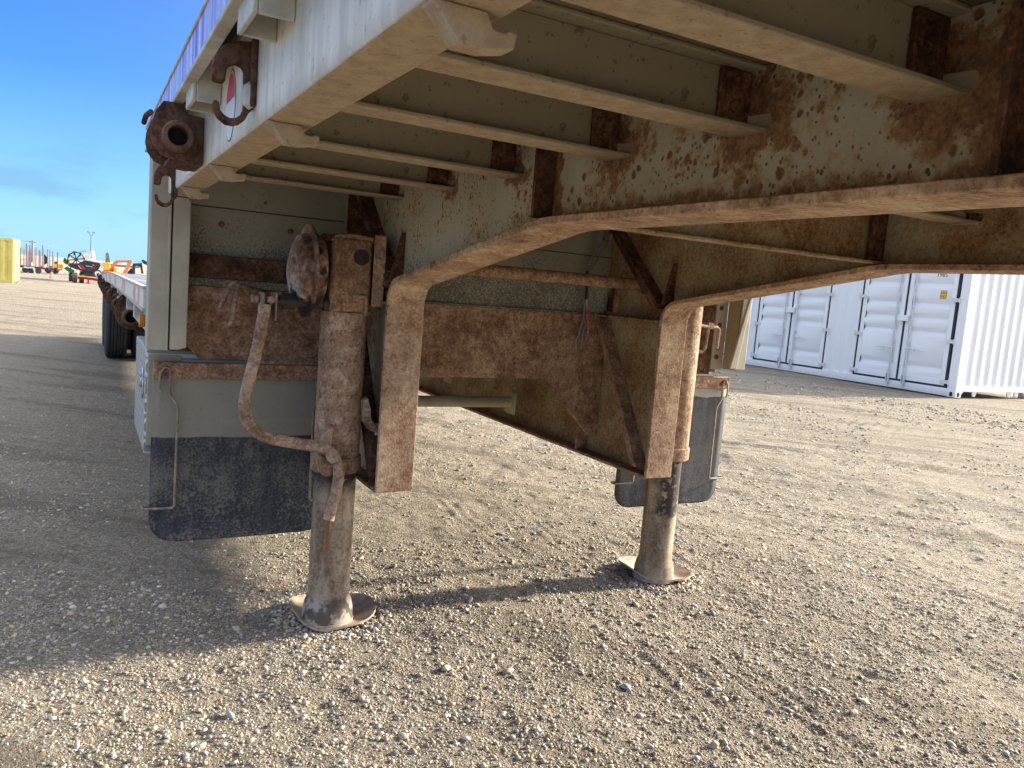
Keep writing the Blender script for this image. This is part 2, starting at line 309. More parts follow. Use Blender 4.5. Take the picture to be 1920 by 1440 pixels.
def m_ground():
    k = Nodes('gravel yard')
    g = k.n('ShaderNodeNewGeometry').outputs['Position']; k.co = g
    big = k.noise(0.55, 5, 0.6); mid = k.noise(3.0, 6, 0.65); fine = k.noise(60, 4, 0.7); grain = k.voro(105, out='Color'); grain2 = k.voro(230, out='Color')
    base = k.mix(k.rng(k.math('ADD', k.math('MULTIPLY', big, 0.5), k.math('MULTIPLY', mid, 0.5)), 0.36, 0.64), (0.39, 0.34, 0.262), (0.50, 0.445, 0.355))
    sep = k.n('ShaderNodeSeparateColor'); k.put(sep.inputs[0], grain); s2 = k.n('ShaderNodeSeparateColor'); k.put(s2.inputs[0], grain2)
    col = k.mix(0.68, base, k.ramp(sep.outputs[0], [(0.0, (0.11, 0.10, 0.085)), (0.25, (0.26, 0.225, 0.17)), (0.6, (0.43, 0.38, 0.295)), (0.85, (0.58, 0.53, 0.44)), (1.0, (0.72, 0.69, 0.63))]))
    col = k.mix(0.42, col, k.ramp(s2.outputs[1], [(0.0, (0.11, 0.09, 0.07)), (0.5, (0.34, 0.29, 0.21)), (1.0, (0.56, 0.5, 0.41))]))
    col = k.mix(k.math('MULTIPLY', k.rng(fine, 0.58, 0.72), 0.35), col, (0.13, 0.11, 0.085))
    lane = k.noise(1.0, 6, 0.65, vec=k.map((0.3, 2.4, 1), vec=k.map((1, 1, 1), rot=(0, 0, math.radians(45)), vec=g)))
    col = k.mix(k.math('MULTIPLY', k.rng(lane, 0.48, 0.62), 0.6), col, (0.19, 0.158, 0.118))
    col = k.mix(k.math('MULTIPLY', k.rng(k.noise(18, 6, 0.72), 0.52, 0.62), 0.5), col, (0.19, 0.155, 0.115))
    h = k.math('ADD', k.math('MULTIPLY', k.voro(105), -1.7), k.math('ADD', k.math('MULTIPLY', k.voro(230), -1.0), k.math('MULTIPLY', k.noise(30, 6, 0.75), 4.2)))
    h = k.math('ADD', h, k.math('ADD', k.math('MULTIPLY', k.noise(7.5, 8, 0.75), 2.2), k.math('MULTIPLY', k.math('MULTIPLY', k.noise(1.0, 5, 0.6, vec=k.map((0.6, 13, 1), vec=k.map((1, 1, 1), rot=(0, 0, math.radians(45)), vec=g))), k.rng(lane, 0.40, 0.60)), 5.0)))
    k.bump(h, 0.010, 1.0); return k.done(col, 0.95, 0, 0.15)

def m_stone():
    k = Nodes('pebble stone')
    at = k.n('ShaderNodeAttribute'); at.attribute_name = 'tint'
    f = k.noise(190, 4, 0.6); col = k.mix(k.math('MULTIPLY', k.rng(f, 0.4, 0.7), 0.35), at.outputs['Color'], (0.36, 0.31, 0.23))
    k.bump(f, 0.001, 0.4); return k.done(col, 0.8, 0, 0.3)

MR = m_rust('rust brown dusty', RUST)
MRL = m_rust('rust leg', [(0.15, (0.12, 0.062, 0.042)), (0.40, (0.28, 0.16, 0.102)), (0.6, (0.40, 0.26, 0.172)), (0.85, (0.60, 0.45, 0.33))], 0.3, (0.46, 0.36, 0.26), 0.65)
MRF = m_rust('rust flange', [(0.15, (0.15, 0.075, 0.046)), (0.40, (0.32, 0.19, 0.118)), (0.6, (0.46, 0.31, 0.20)), (0.85, (0.62, 0.47, 0.33))], 0.4, (0.52, 0.39, 0.26), 0.5)
MRD = m_rust('rust dark', RUSTD, 0.25, (0.2, 0.14, 0.09), 0.3)
MRL2 = m_rust('rust leg pale', [(0.2, (0.12, 0.06, 0.038)), (0.42, (0.26, 0.165, 0.105)), (0.6, (0.38, 0.285, 0.195)), (0.8, (0.48, 0.40, 0.29))], 0.35, (0.42, 0.35, 0.25), 0.6)
MRP = m_rust('rust plate', [(0.15, (0.10, 0.048, 0.030)), (0.42, (0.23, 0.122, 0.073)), (0.6, (0.36, 0.22, 0.135)), (0.85, (0.50, 0.36, 0.24))], 0.3, (0.33, 0.24, 0.15), 0.6)
MIRON = m_rust('forged iron', [(0.3, (0.028, 0.014, 0.011)), (0.5, (0.075, 0.035, 0.024)), (0.7, (0.13, 0.07, 0.045))], 0.15, (0.3, 0.24, 0.18), 0.2)
MWEB, MWEBF, MPAN, MRAIL, MDUST, MCRO, MFLAP, MLOW, MGEAR = m_web(), m_web_far(), m_panel(), m_rail(), m_dust(), m_cross(), m_flap(), m_leg_low(), m_gear()
MDIA, MFILM, MTAPE, MTYRE, MWHITE = m_diamond(), m_film(), m_tape(), m_tyre(), m_white()
MPOST = m_flat('post sheet', (0.40, 0.37, 0.29), 0.65, 0.0, 0.12, 9, (0.26, 0.21, 0.14), 0.45)
MPOCK = m_flat('pocket paint', (0.50, 0.49, 0.43), 0.6, 0, 0.18, 18, (0.2, 0.16, 0.11), 0.5)
MGREASE = m_flat('grease', (0.022, 0.021, 0.022), 0.45, 0, 0.4, 40, (0.12, 0.09, 0.06), 0.3)
MCRANK = m_rust('crank steel', [(0.2, (0.12, 0.066, 0.046)), (0.42, (0.25, 0.155, 0.108)), (0.6, (0.38, 0.265, 0.19)), (0.85, (0.52, 0.41, 0.31))], 0.3, (0.42, 0.33, 0.24), 0.3)
MROD = m_flat('rod steel', (0.27, 0.22, 0.16), 0.7, 0.1, 0.35, 60, (0.14, 0.07, 0.04), 0.7)
MTUBE = m_flat('beige tube paint', (0.37, 0.33, 0.22), 0.6, 0, 0.15, 10, (0.2, 0.14, 0.08), 0.4)
MBLACK = m_flat('black rubber', (0.02, 0.022, 0.028), 0.6, 0, 0.2)
MRED = m_flat('red sleeve', (0.34, 0.03, 0.03), 0.5, 0, 0.3, 60, (0.55, 0.5, 0.45), 0.8)
MCAB = m_flat('grey cable', (0.20, 0.20, 0.2), 0.5, 0, 0.2)
MWS = m_flat('sticker white', (0.72, 0.74, 0.76), 0.4, 0, 0.05)
MRS = m_flat('sticker red', (0.58, 0.04, 0.06), 0.4, 0, 0.1)
MNAVY = m_flat('sticker navy', (0.09, 0.11, 0.16), 0.4, 0, 0.1)
MAMB = m_flat('amber lens', (0.75, 0.25, 0.02), 0.3, 0, 0.1)
MCHR = m_flat('chrome', (0.6, 0.6, 0.6), 0.2, 0.9, 0.05)
MALU = m_flat('deck aluminium', (0.22, 0.23, 0.25), 0.6, 0.1, 0.5, 7, (0.09, 0.09, 0.09), 0.8, 0.3)
MWOOD = m_flat('deck plank wood', (0.17, 0.13, 0.09), 0.85, 0, 0.3, 12)
MGASK = m_flat('door gasket', (0.022, 0.028, 0.045), 0.6, 0, 0.1)
MGALV = m_flat('galvanised', (0.62, 0.64, 0.66), 0.4, 0.35, 0.08)
MSEAM = m_flat('dark gap', (0.02, 0.02, 0.018), 0.9, 0, 0.1)
MFOOT = m_flat('foot steel', (0.42, 0.34, 0.265), 0.75, 0.1, 0.3, 25, (0.11, 0.06, 0.04), 0.5, 0.3, 0.001)

# ------------------------------------------------------------------ mesh helpers
class MB:
    def __init__(s): s.v, s.f, s.mi = [], [], []
    def add(s, verts, faces, mi=0):
        o = len(s.v); s.v += [tuple(float(c) for c in v) for v in verts]
        s.f += [tuple(i+o for i in f) for f in faces]; s.mi += [mi]*len(faces); return s
    def box(s, x0, x1, y0, y1, z0, z1, mi=0):
        v = [(x, y, z) for z in (z0, z1) for y in (y0, y1) for x in (x0, x1)]
        return s.add(v, [(0, 2, 3, 1), (4, 5, 7, 6), (0, 1, 5, 4), (2, 6, 7, 3), (0, 4, 6, 2), (1, 3, 7, 5)], mi)
    def prism(s, poly, axis, a, b, holes=(), mi=0):
        """poly: 2-D outline in the plane across axis ('x': (y,z), 'y': (x,z), 'z': (x,y))"""
        def P(p, t):
            return {'x': (t, p[0], p[1]), 'y': (p[0], t, p[1]), 'z': (p[0], p[1], t)}[axis]
        loops = [list(poly)]+[list(h) for h in holes]; flat = [p for l in loops for p in l]; n = len(flat)
        tri = tessellate_polygon([[Vector((p[0], p[1], 0)) for p in l] for l in loops])
        vs = [P(p, a) for p in flat]+[P(p, b) for p in flat]
        fs = []
        if holes: 
            for t in tri: fs.append(tuple(t)); fs.append(tuple(i+n for i in reversed(t)))
        else:
            fs = [tuple(range(n)), tuple(range(2*n-1, n-1, -1))]
        o = 0
        for l in loops:
            m = len(l)
            for i in range(m):
                j = (i+1) % m; fs.append((o+i, o+j, o+j+n, o+i+n))
            o += m
        return s.add(vs, fs, mi)
    def tube(s, path, r, seg=12, mi=0, caps=True):
        p = [Vector(q) for q in path]; rs = r if isinstance(r, (list, tuple)) else [r]*len(p)
        rings = []; ref = None
        for i, q in enumerate(p):
            t = (p[min(i+1, len(p)-1)]-p[max(i-1, 0)]).normalized()
            if ref is None: ref = t.orthogonal().normalized()
            ref = (ref-t*ref.dot(t)).normalized(); bn = t.cross(ref)
            rings.append([q+(ref*math.cos(2*math.pi*k/seg)+bn*math.sin(2*math.pi*k/seg))*rs[i] for k in range(seg)])
        vs = [v for R in rings for v in R]; fs = []
        for i in range(len(p)-1):
            for k in range(seg):
                a, b = i*seg+k, i*seg+(k+1) % seg; fs.append((a, b, b+seg, a+seg))
        if caps: fs += [tuple(range(seg-1, -1, -1)), tuple(range((len(p)-1)*seg, len(p)*seg))]
        return s.add(vs, fs, mi)
    def lathe(s, prof, org, axis='z', seg=24, mi=0, closed=False):
        """prof: (radius, height) pairs turned about the axis through org"""
        vs, fs = [], []; n = len(prof)
        for r, h in prof:
            for k in range(seg):
                a = 2*math.pi*k/seg; c, d = r*math.cos(a), r*math.sin(a)
                q = {'z': (c, d, h), 'x': (h, c, d), 'y': (d, h, c)}[axis]
                vs.append((org[0]+q[0], org[1]+q[1], org[2]+q[2]))
        for i in range(n-1 if not closed else n):
            for k in range(seg):
                a, b = i*seg+k, i*seg+(k+1) % seg; j = (i+1) % n
                fs.append((a, b, j*seg+(k+1) % seg, j*seg+k))
        if not closed: fs += [tuple(range(seg-1, -1, -1)), tuple(range((n-1)*seg, n*seg))]
        return s.add(vs, fs, mi)
    def strip(s, path, x0, x1, t, mi=0):
        """band of thickness t swept along a (y,z) path; t goes to the left of the direction of travel"""
        p = [Vector((q[0], q[1])) for q in path]; off = []
        for i, q in enumerate(p):
            d = (p[min(i+1, len(p)-1)]-p[max(i-1, 0)]).normalized(); off.append(q+Vector((-d.y, d.x))*t)
        vs = []
        for q, o in zip(p, off): vs += [(x0, q.x, q.y), (x1, q.x, q.y), (x1, o.x, o.y), (x0, o.x, o.y)]
        fs = []
        for i in range(len(p)-1):
            a = i*4
            for k in range(4): fs.append((a+k, a+(k+1) % 4, a+4+(k+1) % 4, a+4+k))
        fs += [(3, 2, 1, 0), tuple(len(vs)-4+k for k in range(4))]
        return s.add(vs, fs, mi)
    def mesh(s, name, mats, smooth=35):
        me = bpy.data.meshes.new(name); me.from_pydata(s.v, [], s.f); me.validate()
        for m in (mats if isinstance(mats, (list, tuple)) else [mats]): me.materials.append(m)
        me.polygons.foreach_set('material_index', s.mi[:len(me.polygons)])
        import bmesh
        bm = bmesh.new(); bm.from_mesh(me); bmesh.ops.recalc_face_normals(bm, faces=bm.faces); bm.to_mesh(me); bm.free()
        me.polygons.foreach_set('use_smooth', [True]*len(me.polygons)); me.set_sharp_from_angle(angle=math.radians(smooth))
        me.update(); return me
    def build(s, name, mats, parent=None, bevel=0.0, smooth=35):
        return link(name, s.mesh(name, mats, smooth), parent, bevel)

def link(name, me, parent=None, bevel=0.0, loc=None):
    o = bpy.data.objects.new(name, me); COL.objects.link(o); o.parent = parent
    if loc is not None: o.location = loc
    if bevel:
        b = o.modifiers.new('bevel', 'BEVEL'); b.width = bevel; b.segments = 2; b.limit_method = 'ANGLE'; b.angle_limit = math.radians(40)
    return o
def tag(o, label=None, cat=None, group=None, kind=None):
    for k, v in (('label', label), ('category', cat), ('group', group), ('kind', kind)):
        if v: o[k] = v
    return o
def empty(name, loc=(0, 0, 0), rz=0.0):
    o = bpy.data.objects.new(name, None); COL.objects.link(o); o.location = loc; o.rotation_euler = (0, 0, rz); o.empty_display_size = 0.2; return o
def copy(o, parent, loc=None):
    c = o.copy(); COL.objects.link(c); c.parent = parent
    if loc is not None: c.location = loc
    return c
def mirror(o, parent, name=None):
    """a copy mirrored to the other side of the trailer, with its own mesh so that it stays plain geometry"""
    me = o.data.copy(); n = len(me.vertices); a = np.empty(n*3, np.float32); me.vertices.foreach_get('co', a)
    a[0::3] *= -1; me.vertices.foreach_set('co', a); me.flip_normals(); me.update()
    c = bpy.data.objects.new(o.name.split('.')[0], me); COL.objects.link(c); c.parent = parent
    c.location = (-o.location.x, o.location.y, o.location.z)
    for m in o.modifiers:
        b = c.modifiers.new('bevel', 'BEVEL'); b.width = m.width; b.segments = 2; b.limit_method = 'ANGLE'; b.angle_limit = math.radians(40)
    return c
def fillet(path, radii, n=8):
    """round the inner corners of an open 2-D path"""
    out = [path[0]]
    for i in range(1, len(path)-1):
        p, a, b = Vector(path[i]), Vector(path[i-1]), Vector(path[i+1]); r = radii[i-1]
        u, v = (a-p).normalized(), (b-p).normalized(); th = u.angle(v); d = r/math.tan(th/2)
        c = p+(u+v).normalized()*(r/math.sin(th/2)); s, e = p+u*d-c, p+v*d-c; ang = s.angle_signed(e)
        for k in range(n+1):
            q = Matrix.Rotation(-ang*k/n, 2) @ s; out.append(tuple(c+q))
    out.append(path[-1]); return out
def ellipse(cx, cy, rx, ry, n=20, p=2.0):
    return [(cx+rx*math.copysign(abs(math.cos(2*math.pi*k/n))**(2/p), math.cos(2*math.pi*k/n)), cy+ry*math.copysign(abs(math.sin(2*math.pi*k/n))**(2/p), math.sin(2*math.pi*k/n))) for k in range(n)]
def rounded(x0, x1, z0, z1, r, corners='bl br tl tr', n=6):
    out = []
    for nm, cx, cz, a0 in (('bl', x0+r, z0+r, 180), ('br', x1-r, z0+r, 270), ('tr', x1-r, z1-r, 0), ('tl', x0+r, z1-r, 90)):
        if nm in corners:
            out += [(cx+r*math.cos(math.radians(a0+90*k/n)), cz+r*math.sin(math.radians(a0+90*k/n))) for k in range(n+1)]
        else: out.append({'bl': (x0, z0), 'br': (x1, z0), 'tr': (x1, z1), 'tl': (x0, z1)}[nm])
    return out
def text_mesh(txt, size, depth=0.001):
    c = bpy.data.curves.new('t', 'FONT'); c.body = txt; c.size = size; c.extrude = depth; c.align_x = 'CENTER'; c.align_y = 'CENTER'
    o = bpy.data.objects.new('t', c); COL.objects.link(o)
    me = bpy.data.meshes.new_from_object(o.evaluated_get(bpy.context.evaluated_depsgraph_get())); bpy.data.objects.remove(o); return me

# ------------------------------------------------------------------ ground
_perm = rng.permutation(4096); _val = rng.random(4096)*2-1
def vnoise(x, y, s, seed=0):
    x = np.asarray(x)/s; y = np.asarray(y)/s; ix = np.floor(x).astype(np.int64); iy = np.floor(y).astype(np.int64); fx = x-ix; fy = y-iy
    fx = fx*fx*(3-2*fx); fy = fy*fy*(3-2*fy)
    def h(a, b): return _val[_perm[(_perm[(a+seed*131) & 4095]+b) & 4095]]
    return (h(ix, iy)*(1-fx)+h(ix+1, iy)*fx)*(1-fy)+(h(ix, iy+1)*(1-fx)+h(ix+1, iy+1)*fx)*fy
def ruts(x, y, z):
    # tyre tread ribs and drag marks: start, end, half width, ribs, depth
    for (x0, y0, x1, y1, hw, n, dp) in ((0.42, 1.9, 0.08, -1.3, 0.12, 4, 0.008), (0.72, 1.5, 0.34, -1.3, 0.11, 4, 0.008), (1.62, 1.4, 1.32, -1.2, 0.12, 4, 0.008), (1.15, 1.0, 0.70, -1.3, 0.11, 4, 0.007), (2.16, 0.9, 2.05, -1.2, 0.10, 3, 0.008),
            (0.75, -0.55, 1.05, -1.1, 0.09, 3, 0.011), (3.2, 3.6, 6.4, 0.4, 0.13, 3, 0.020), (5.0, 5.5, 8.8, 1.7, 0.16, 3, 0.022), (2.0, 1.2, 3.5, -0.2, 0.12, 3, 0.013),
            (6.6, 6.0, 11.5, 1.0, 0.2, 2, 0.03), (1.6, 3.4, 4.4, 0.7, 0.10, 3, 0.012), (7.6, 7.5, 13, 2.5, 0.25, 2, 0.03), (-2.6, 4.6, -0.9, 3.7, 0.12, 3, 0.010), (-4.2, 7.2, -1.2, 6.6, 0.15, 3, 0.014),
            (2.6, 5.0, 7.2, 0.2, 0.12, 2, 0.014), (-3.5, 16, 3, 11, 0.3, 2, 0.03), (-4, 12.5, -1, 12.9, 0.25, 2, 0.03)):
        dx, dy = x1-x0, y1-y0; Ln = math.hypot(dx, dy); dx /= Ln; dy /= Ln
        u = (x-x0)*dx+(y-y0)*dy; v = -(x-x0)*dy+(y-y0)*dx+0.03*vnoise(u, u*0, 0.7, 5)
        w = np.clip(1-np.abs(v)/hw, 0, 1); w = np.clip(w*3, 0, 1)*np.clip(np.minimum(u, Ln-u)/0.3, 0, 1)
        brk = np.clip(0.68+0.5*vnoise(u, v*0+n, 0.6, 9), 0, 1)
        z = z+w*brk*dp*(0.5 if hw <= 0.12 and x0 < 2.5 else 1.3)*(-0.35+0.65*np.sin(v/hw*math.pi*n*0.98+0.6*vnoise(u, v, 0.15, 3)))
    return z
def gheight(x, y, lod=None):
    x = np.asarray(x, float); y = np.asarray(y, float)
    lod = np.zeros_like(x) if lod is None else lod
    def oc(s, a, seed): return a*vnoise(x, y, s, seed)*np.clip(1.8-lod/(s*0.4), 0, 1)
    d = np.hypot(x, y-0.1); z = 0.03*np.clip((3.2-d)/1.8, 0, 1)
    rg = 0.75+0.9*np.clip((x-1.0+0.35*y)/2.5, 0, 1)
    z = z+oc(3.1, 0.018, 1)*np.clip((d-0.8)/2, 0, 1)+oc(0.9, 0.010, 2)+oc(0.31, 0.007, 3)*rg+oc(0.12, 0.006, 4)*rg+oc(0.055, 0.004, 5)+oc(0.027, 0.0032, 6)
    z = ruts(x, y, z)
    far = np.clip((np.hypot(x, y)-14)/20, 0, 1)
    return z*(1-far)
def axis(lo, hi, step, g1, upto, gneg):
    a = list(np.arange(lo, hi, step)); st = step
    while a[-1] < 3000: st *= g1 if a[-1] < upto else 1.25; a.append(a[-1]+st)
    b = [lo]; st = step
    while b[-1] > -3000: st *= gneg; b.append(b[-1]-st)
    return np.array(b[:0:-1]+a)
gx = axis(-2.3, 3.2, 0.0135, 1.022, 15, 1.07); gy = axis(-1.6, 3.6, 0.0135, 1.022, 18, 1.25)
GX, GY = np.meshgrid(gx, gy); lx = np.gradient(gx); ly = np.gradient(gy)
LOD = np.maximum(*np.meshgrid(lx, ly))
GZ = gheight(GX, GY, LOD)
nx, ny = len(gx), len(gy)
def grid_mesh(name, X, Y, Z, mat):
    ny, nx = X.shape; me = bpy.data.meshes.new(name)
    co = np.stack([X, Y, Z], -1).reshape(-1).astype(np.float32)
    i = np.arange(nx-1)[None, :]+np.arange(ny-1)[:, None]*nx
    q = np.stack([i, i+1, i+1+nx, i+nx], -1).reshape(-1).astype(np.int32); n = len(q)//4
    me.vertices.add(nx*ny); me.vertices.foreach_set('co', co); me.loops.add(n*4); me.loops.foreach_set('vertex_index', q)
    me.polygons.add(n); me.polygons.foreach_set('loop_start', np.arange(n, dtype=np.int32)*4)
    me.polygons.foreach_set('use_smooth', np.ones(n, bool)); me.materials.append(mat); me.update(); me.validate(); return me
MG = m_ground()
ground = link('ground', grid_mesh('ground', GX, GY, GZ, MG)); tag(ground, kind='structure')

# stones: three pebble shapes; loose gravel is one object, the largest pebbles are pieces of the ground
MST = m_stone()
def ico(sub):
    import bmesh
    bm = bmesh.new(); bmesh.ops.create_icosphere(bm, subdivisions=sub, radius=1.0)
    v = np.array([q.co[:] for q in bm.verts]); f = np.array([[q.index for q in p.verts] for p in bm.faces]); bm.free(); return v, f
V1, F1 = ico(1)
PAL = np.array([(0.40, 0.345, 0.265), (0.48, 0.43, 0.345), (0.30, 0.27, 0.225), (0.54, 0.50, 0.43), (0.45, 0.36, 0.24), (0.20, 0.20, 0.21), (0.38, 0.265, 0.19), (0.60, 0.58, 0.54), (0.31, 0.32, 0.335), (0.48, 0.40, 0.275)])
PW = np.array([.2, .2, .13, .1, .13, .07, .05, .03, .05, .04]); PW = PW/PW.sum()
def scatter(n, dmin, dmax, rmin, rmax, pw=2.2):
    """positions that thin out with distance from the trailer's nose, and pebble radii"""
    x = rng.uniform(-3, 6.5, n*6); y = rng.uniform(-1.5, 9, n*6); d = np.hypot(x+0.6, y+1.6)
    p = np.clip((1.5/d)**pw, 0, 1)*(d < dmax)*(d > dmin)
    patch = np.clip(0.62+0.9*vnoise(x, y, 0.6, 21)+0.5*vnoise(x, y, 0.2, 22), 0.06, 1.5)
    p *= patch; p[(x > 1.3+1.25*(y+1.4)) & (y < 3)] *= 0.85
    k = rng.random(n*6) < p*(n/ (p.sum()+1e-9)) ; x, y = x[k], y[k]
    r = rmin*(rmax/rmin)**(rng.random(len(x))**2.1); return x, y, r
def stones(x, y, r, shape=V1, faces=F1):
    n = len(x); m = len(shape)
    jit = 1+0.30*rng.standard_normal((n, m, 1)).clip(-1.6, 1.6)*0.6
    P = shape[None]*jit
    ax = np.stack([rng.uniform(0.8, 1.35, n), rng.uniform(0.65, 1.0, n), rng.uniform(0.40, 0.70, n)], -1)
    P = P*ax[:, None, :]*r[:, None, None]
    a = rng.uniform(0, 2*np.pi, n); t = rng.normal(0, 0.28, n)
    ct, st = np.cos(t)[:, None], np.sin(t)[:, None]
    X0, Y0, Z0 = P[..., 0], P[..., 1], P[..., 2]; X0, Z0 = ct*X0-st*Z0, st*X0+ct*Z0
    c, s = np.cos(a)[:, None], np.sin(a)[:, None]; X1, Y1 = c*X0-s*Y0, s*X0+c*Y0
    z0 = gheight(x, y, np.full(len(x), 0.0135))+r*ax[:, 2]*0.22
    co = np.stack([X1+x[:, None], Y1+y[:, None], Z0+z0[:, None]], -1)
    fi = (faces[None]+np.arange(n)[:, None, None]*m)
    tint = PAL[rng.choice(len(PAL), n, p=PW)]*rng.uniform(0.6, 1.15, (n, 1)); return co, fi, tint, z0
def tri_mesh(name, co, fi, tint, mat):
    me = bpy.data.meshes.new(name); co = co.reshape(-1, 3).astype(np.float32); fi = fi.reshape(-1).astype(np.int32); n = len(fi)//3
    me.vertices.add(len(co)); me.vertices.foreach_set('co', co.reshape(-1)); me.loops.add(n*3); me.loops.foreach_set('vertex_index', fi)
    me.polygons.add(n); me.polygons.foreach_set('loop_start', np.arange(n, dtype=np.int32)*3); me.polygons.foreach_set('use_smooth', np.ones(n, bool))
    at = me.color_attributes.new('tint', 'FLOAT_COLOR', 'POINT'); at.data.foreach_set('color', np.concatenate([tint, np.ones((len(tint), 1))], -1).astype(np.float32).reshape(-1))
    me.materials.append(mat); me.update(); me.validate(); return me
xs, ys, rs = scatter(36000, 0, 9, 0.0034, 0.0105, 1.9)
co, fi, tint, _ = stones(xs, ys, rs)
xs, ys, rs = scatter(140000, 0, 6.5, 0.0020, 0.0046, 2.1)
# dirt clods on the open side, and grit pushed up round the two feet
cxx = rng.uniform(1.2, 10.5, 26000); cyy = rng.uniform(-0.6, 9.5, 26000); kk = (vnoise(cxx*0.7-cyy*0.7, (cxx*0.7+cyy*0.7)*0.35, 0.8, 31)+0.6*vnoise(cxx, cyy, 0.25, 32) > 0.05) & (cxx-0.9*cyy > -2.2)
fa = rng.uniform(0, 6.28, 1500); fr_ = rng.uniform(0.135, 0.215, 1500); fs_ = np.where(rng.random(1500) < 0.5, 0, 1)
fx_ = np.where(fs_ == 0, -0.678, 0.772)+fr_*np.cos(fa)*0.98; fy_ = 0.22+fr_*np.sin(fa)*1.03
xs = np.concatenate([xs, cxx[kk], fx_]); ys = np.concatenate([ys, cyy[kk], fy_]); rs = np.concatenate([rs, 0.006*(3.6**(rng.random(kk.sum())**2.4))*(0.65+0.035*np.hypot(cxx[kk], cyy[kk])), rng.uniform(0.003, 0.011, 1500)])
VO = np.array([(1, 0, 0), (-1, 0, 0), (0, 1, 0), (0, -1, 0), (0, 0, 1), (0, 0, -1)], float)*1.25
FO = np.array([(0, 2, 4), (2, 1, 4), (1, 3, 4), (3, 0, 4), (2, 0, 5), (1, 2, 5), (3, 1, 5), (0, 3, 5)])
co2, fi2, tint2, _ = stones(xs, ys, rs, VO, FO)
co_all = np.concatenate([co.reshape(-1, 3), co2.reshape(-1, 3)]); fi_all = np.concatenate([fi.reshape(-1, 3), fi2.reshape(-1, 3)+co.shape[0]*co.shape[1]])
gravel = link('gravel', tri_mesh('gravel', co_all, fi_all, np.concatenate([np.repeat(tint, len(V1), 0), np.repeat(tint2, 6, 0)]), MST))
tag(gravel, 'loose sandy gravel scattered over the whole yard under the trailer', 'gravel', kind='stuff')
V2, F2 = ico(2)
xs, ys, rs = scatter(420, 0, 5.5, 0.0085, 0.0165, 1.6)
xs, ys, rs = xs[:300], ys[:300], rs[:300]
protos = []
for k in range(12):
    c_, f_, t_, _ = stones(np.array([0.0]), np.array([0.0]), np.array([1.0]), V2*(1+0.16*np.sin(V2[:, [1]]*3+k)+0.14*np.cos(V2[:, [0]]*4+2*k)+0.1*np.sin(V2[:, [2]]*5+3*k)), F2)
    c_ = c_-c_.mean(axis=1, keepdims=True)
    protos.append(tri_mesh('pebble', c_, f_, np.repeat(PAL[[0, 1, 2, 4, 2, 3, 9, 6, 8, 1, 0, 5][k]][None], len(V2), 0), MST))
zz = gheight(xs, ys, np.full(len(xs), 0.0135))
for k in range(len(xs)):
    o = link('pebble', protos[k % 12], ground, loc=(xs[k], ys[k], zz[k]+0.22*rs[k])); o.scale = (rs[k],)*3; o.rotation_euler = (0, 0, random.uniform(0, 6.28))

# ================================================================== the flatbed trailer
TR = empty('flatbed_trailer', (0, 0, 0))
tag(TR, 'rusty step-deck flatbed trailer resting on two landing legs with black mud flaps', 'trailer')
def P3(*a): return tuple(float(v) for v in a)
def down_mat(o, idx, nz=-0.6):
    for p in o.data.polygons:
        if p.normal.z < nz: p.material_index = idx

# ---- main beams
BX0, BX1, WX = 0.622, 0.495, 0.563
FL = fillet([(-3.5, 1.36), (-0.93, 1.36), (0.0, 1.205), (0.0, 0.524)], [0.45, 0.075])
CM = [(-2.50, -2.43), (-2.15, -2.08), (-1.807, -1.744), (-1.489, -1.418), (-1.143, -1.073), (-0.722, -0.652), (-0.322, -0.252), (0.081, 0.151)]
def web_mesh(right):
    path = [(p[0]+0.0, p[1]+0.010) if p[0] < -0.02 else (p[0]+0.010, p[1]) for p in FL[:-1]]
    out = path+[(0.010, 0.532), (10.4, 0.532), (10.4, 1.0), (0.54, 1.0), (0.54, 1.585), (-3.5, 1.585)]
    holes = []
    for a, b in CM:
        cc = (a+b)/2; holes.append([(a-0.024, 1.499), (a-0.018, 1.489), (a-0.008, 1.484), (b+0.002, 1.484), (b+0.002, 1.497), (cc+0.0045, 1.499), (cc+0.0045, 1.577), (cc-0.0045, 1.577), (cc-0.0045, 1.516), (a-0.014, 1.514), (a-0.022, 1.508)])
    holes.append(ellipse(0.205, 1.285, 0.036, 0.036, 16))
    if right: holes.append([(0.385, 1.165), (0.475, 1.165), (0.478, 1.22), (0.46, 1.265), (0.44, 1.285), (0.42, 1.285), (0.395, 1.255), (0.383, 1.21)])
    x = WX if right else -WX
    return MB().prism(out, 'x', x-0.005, x+0.005, holes)
beams = []
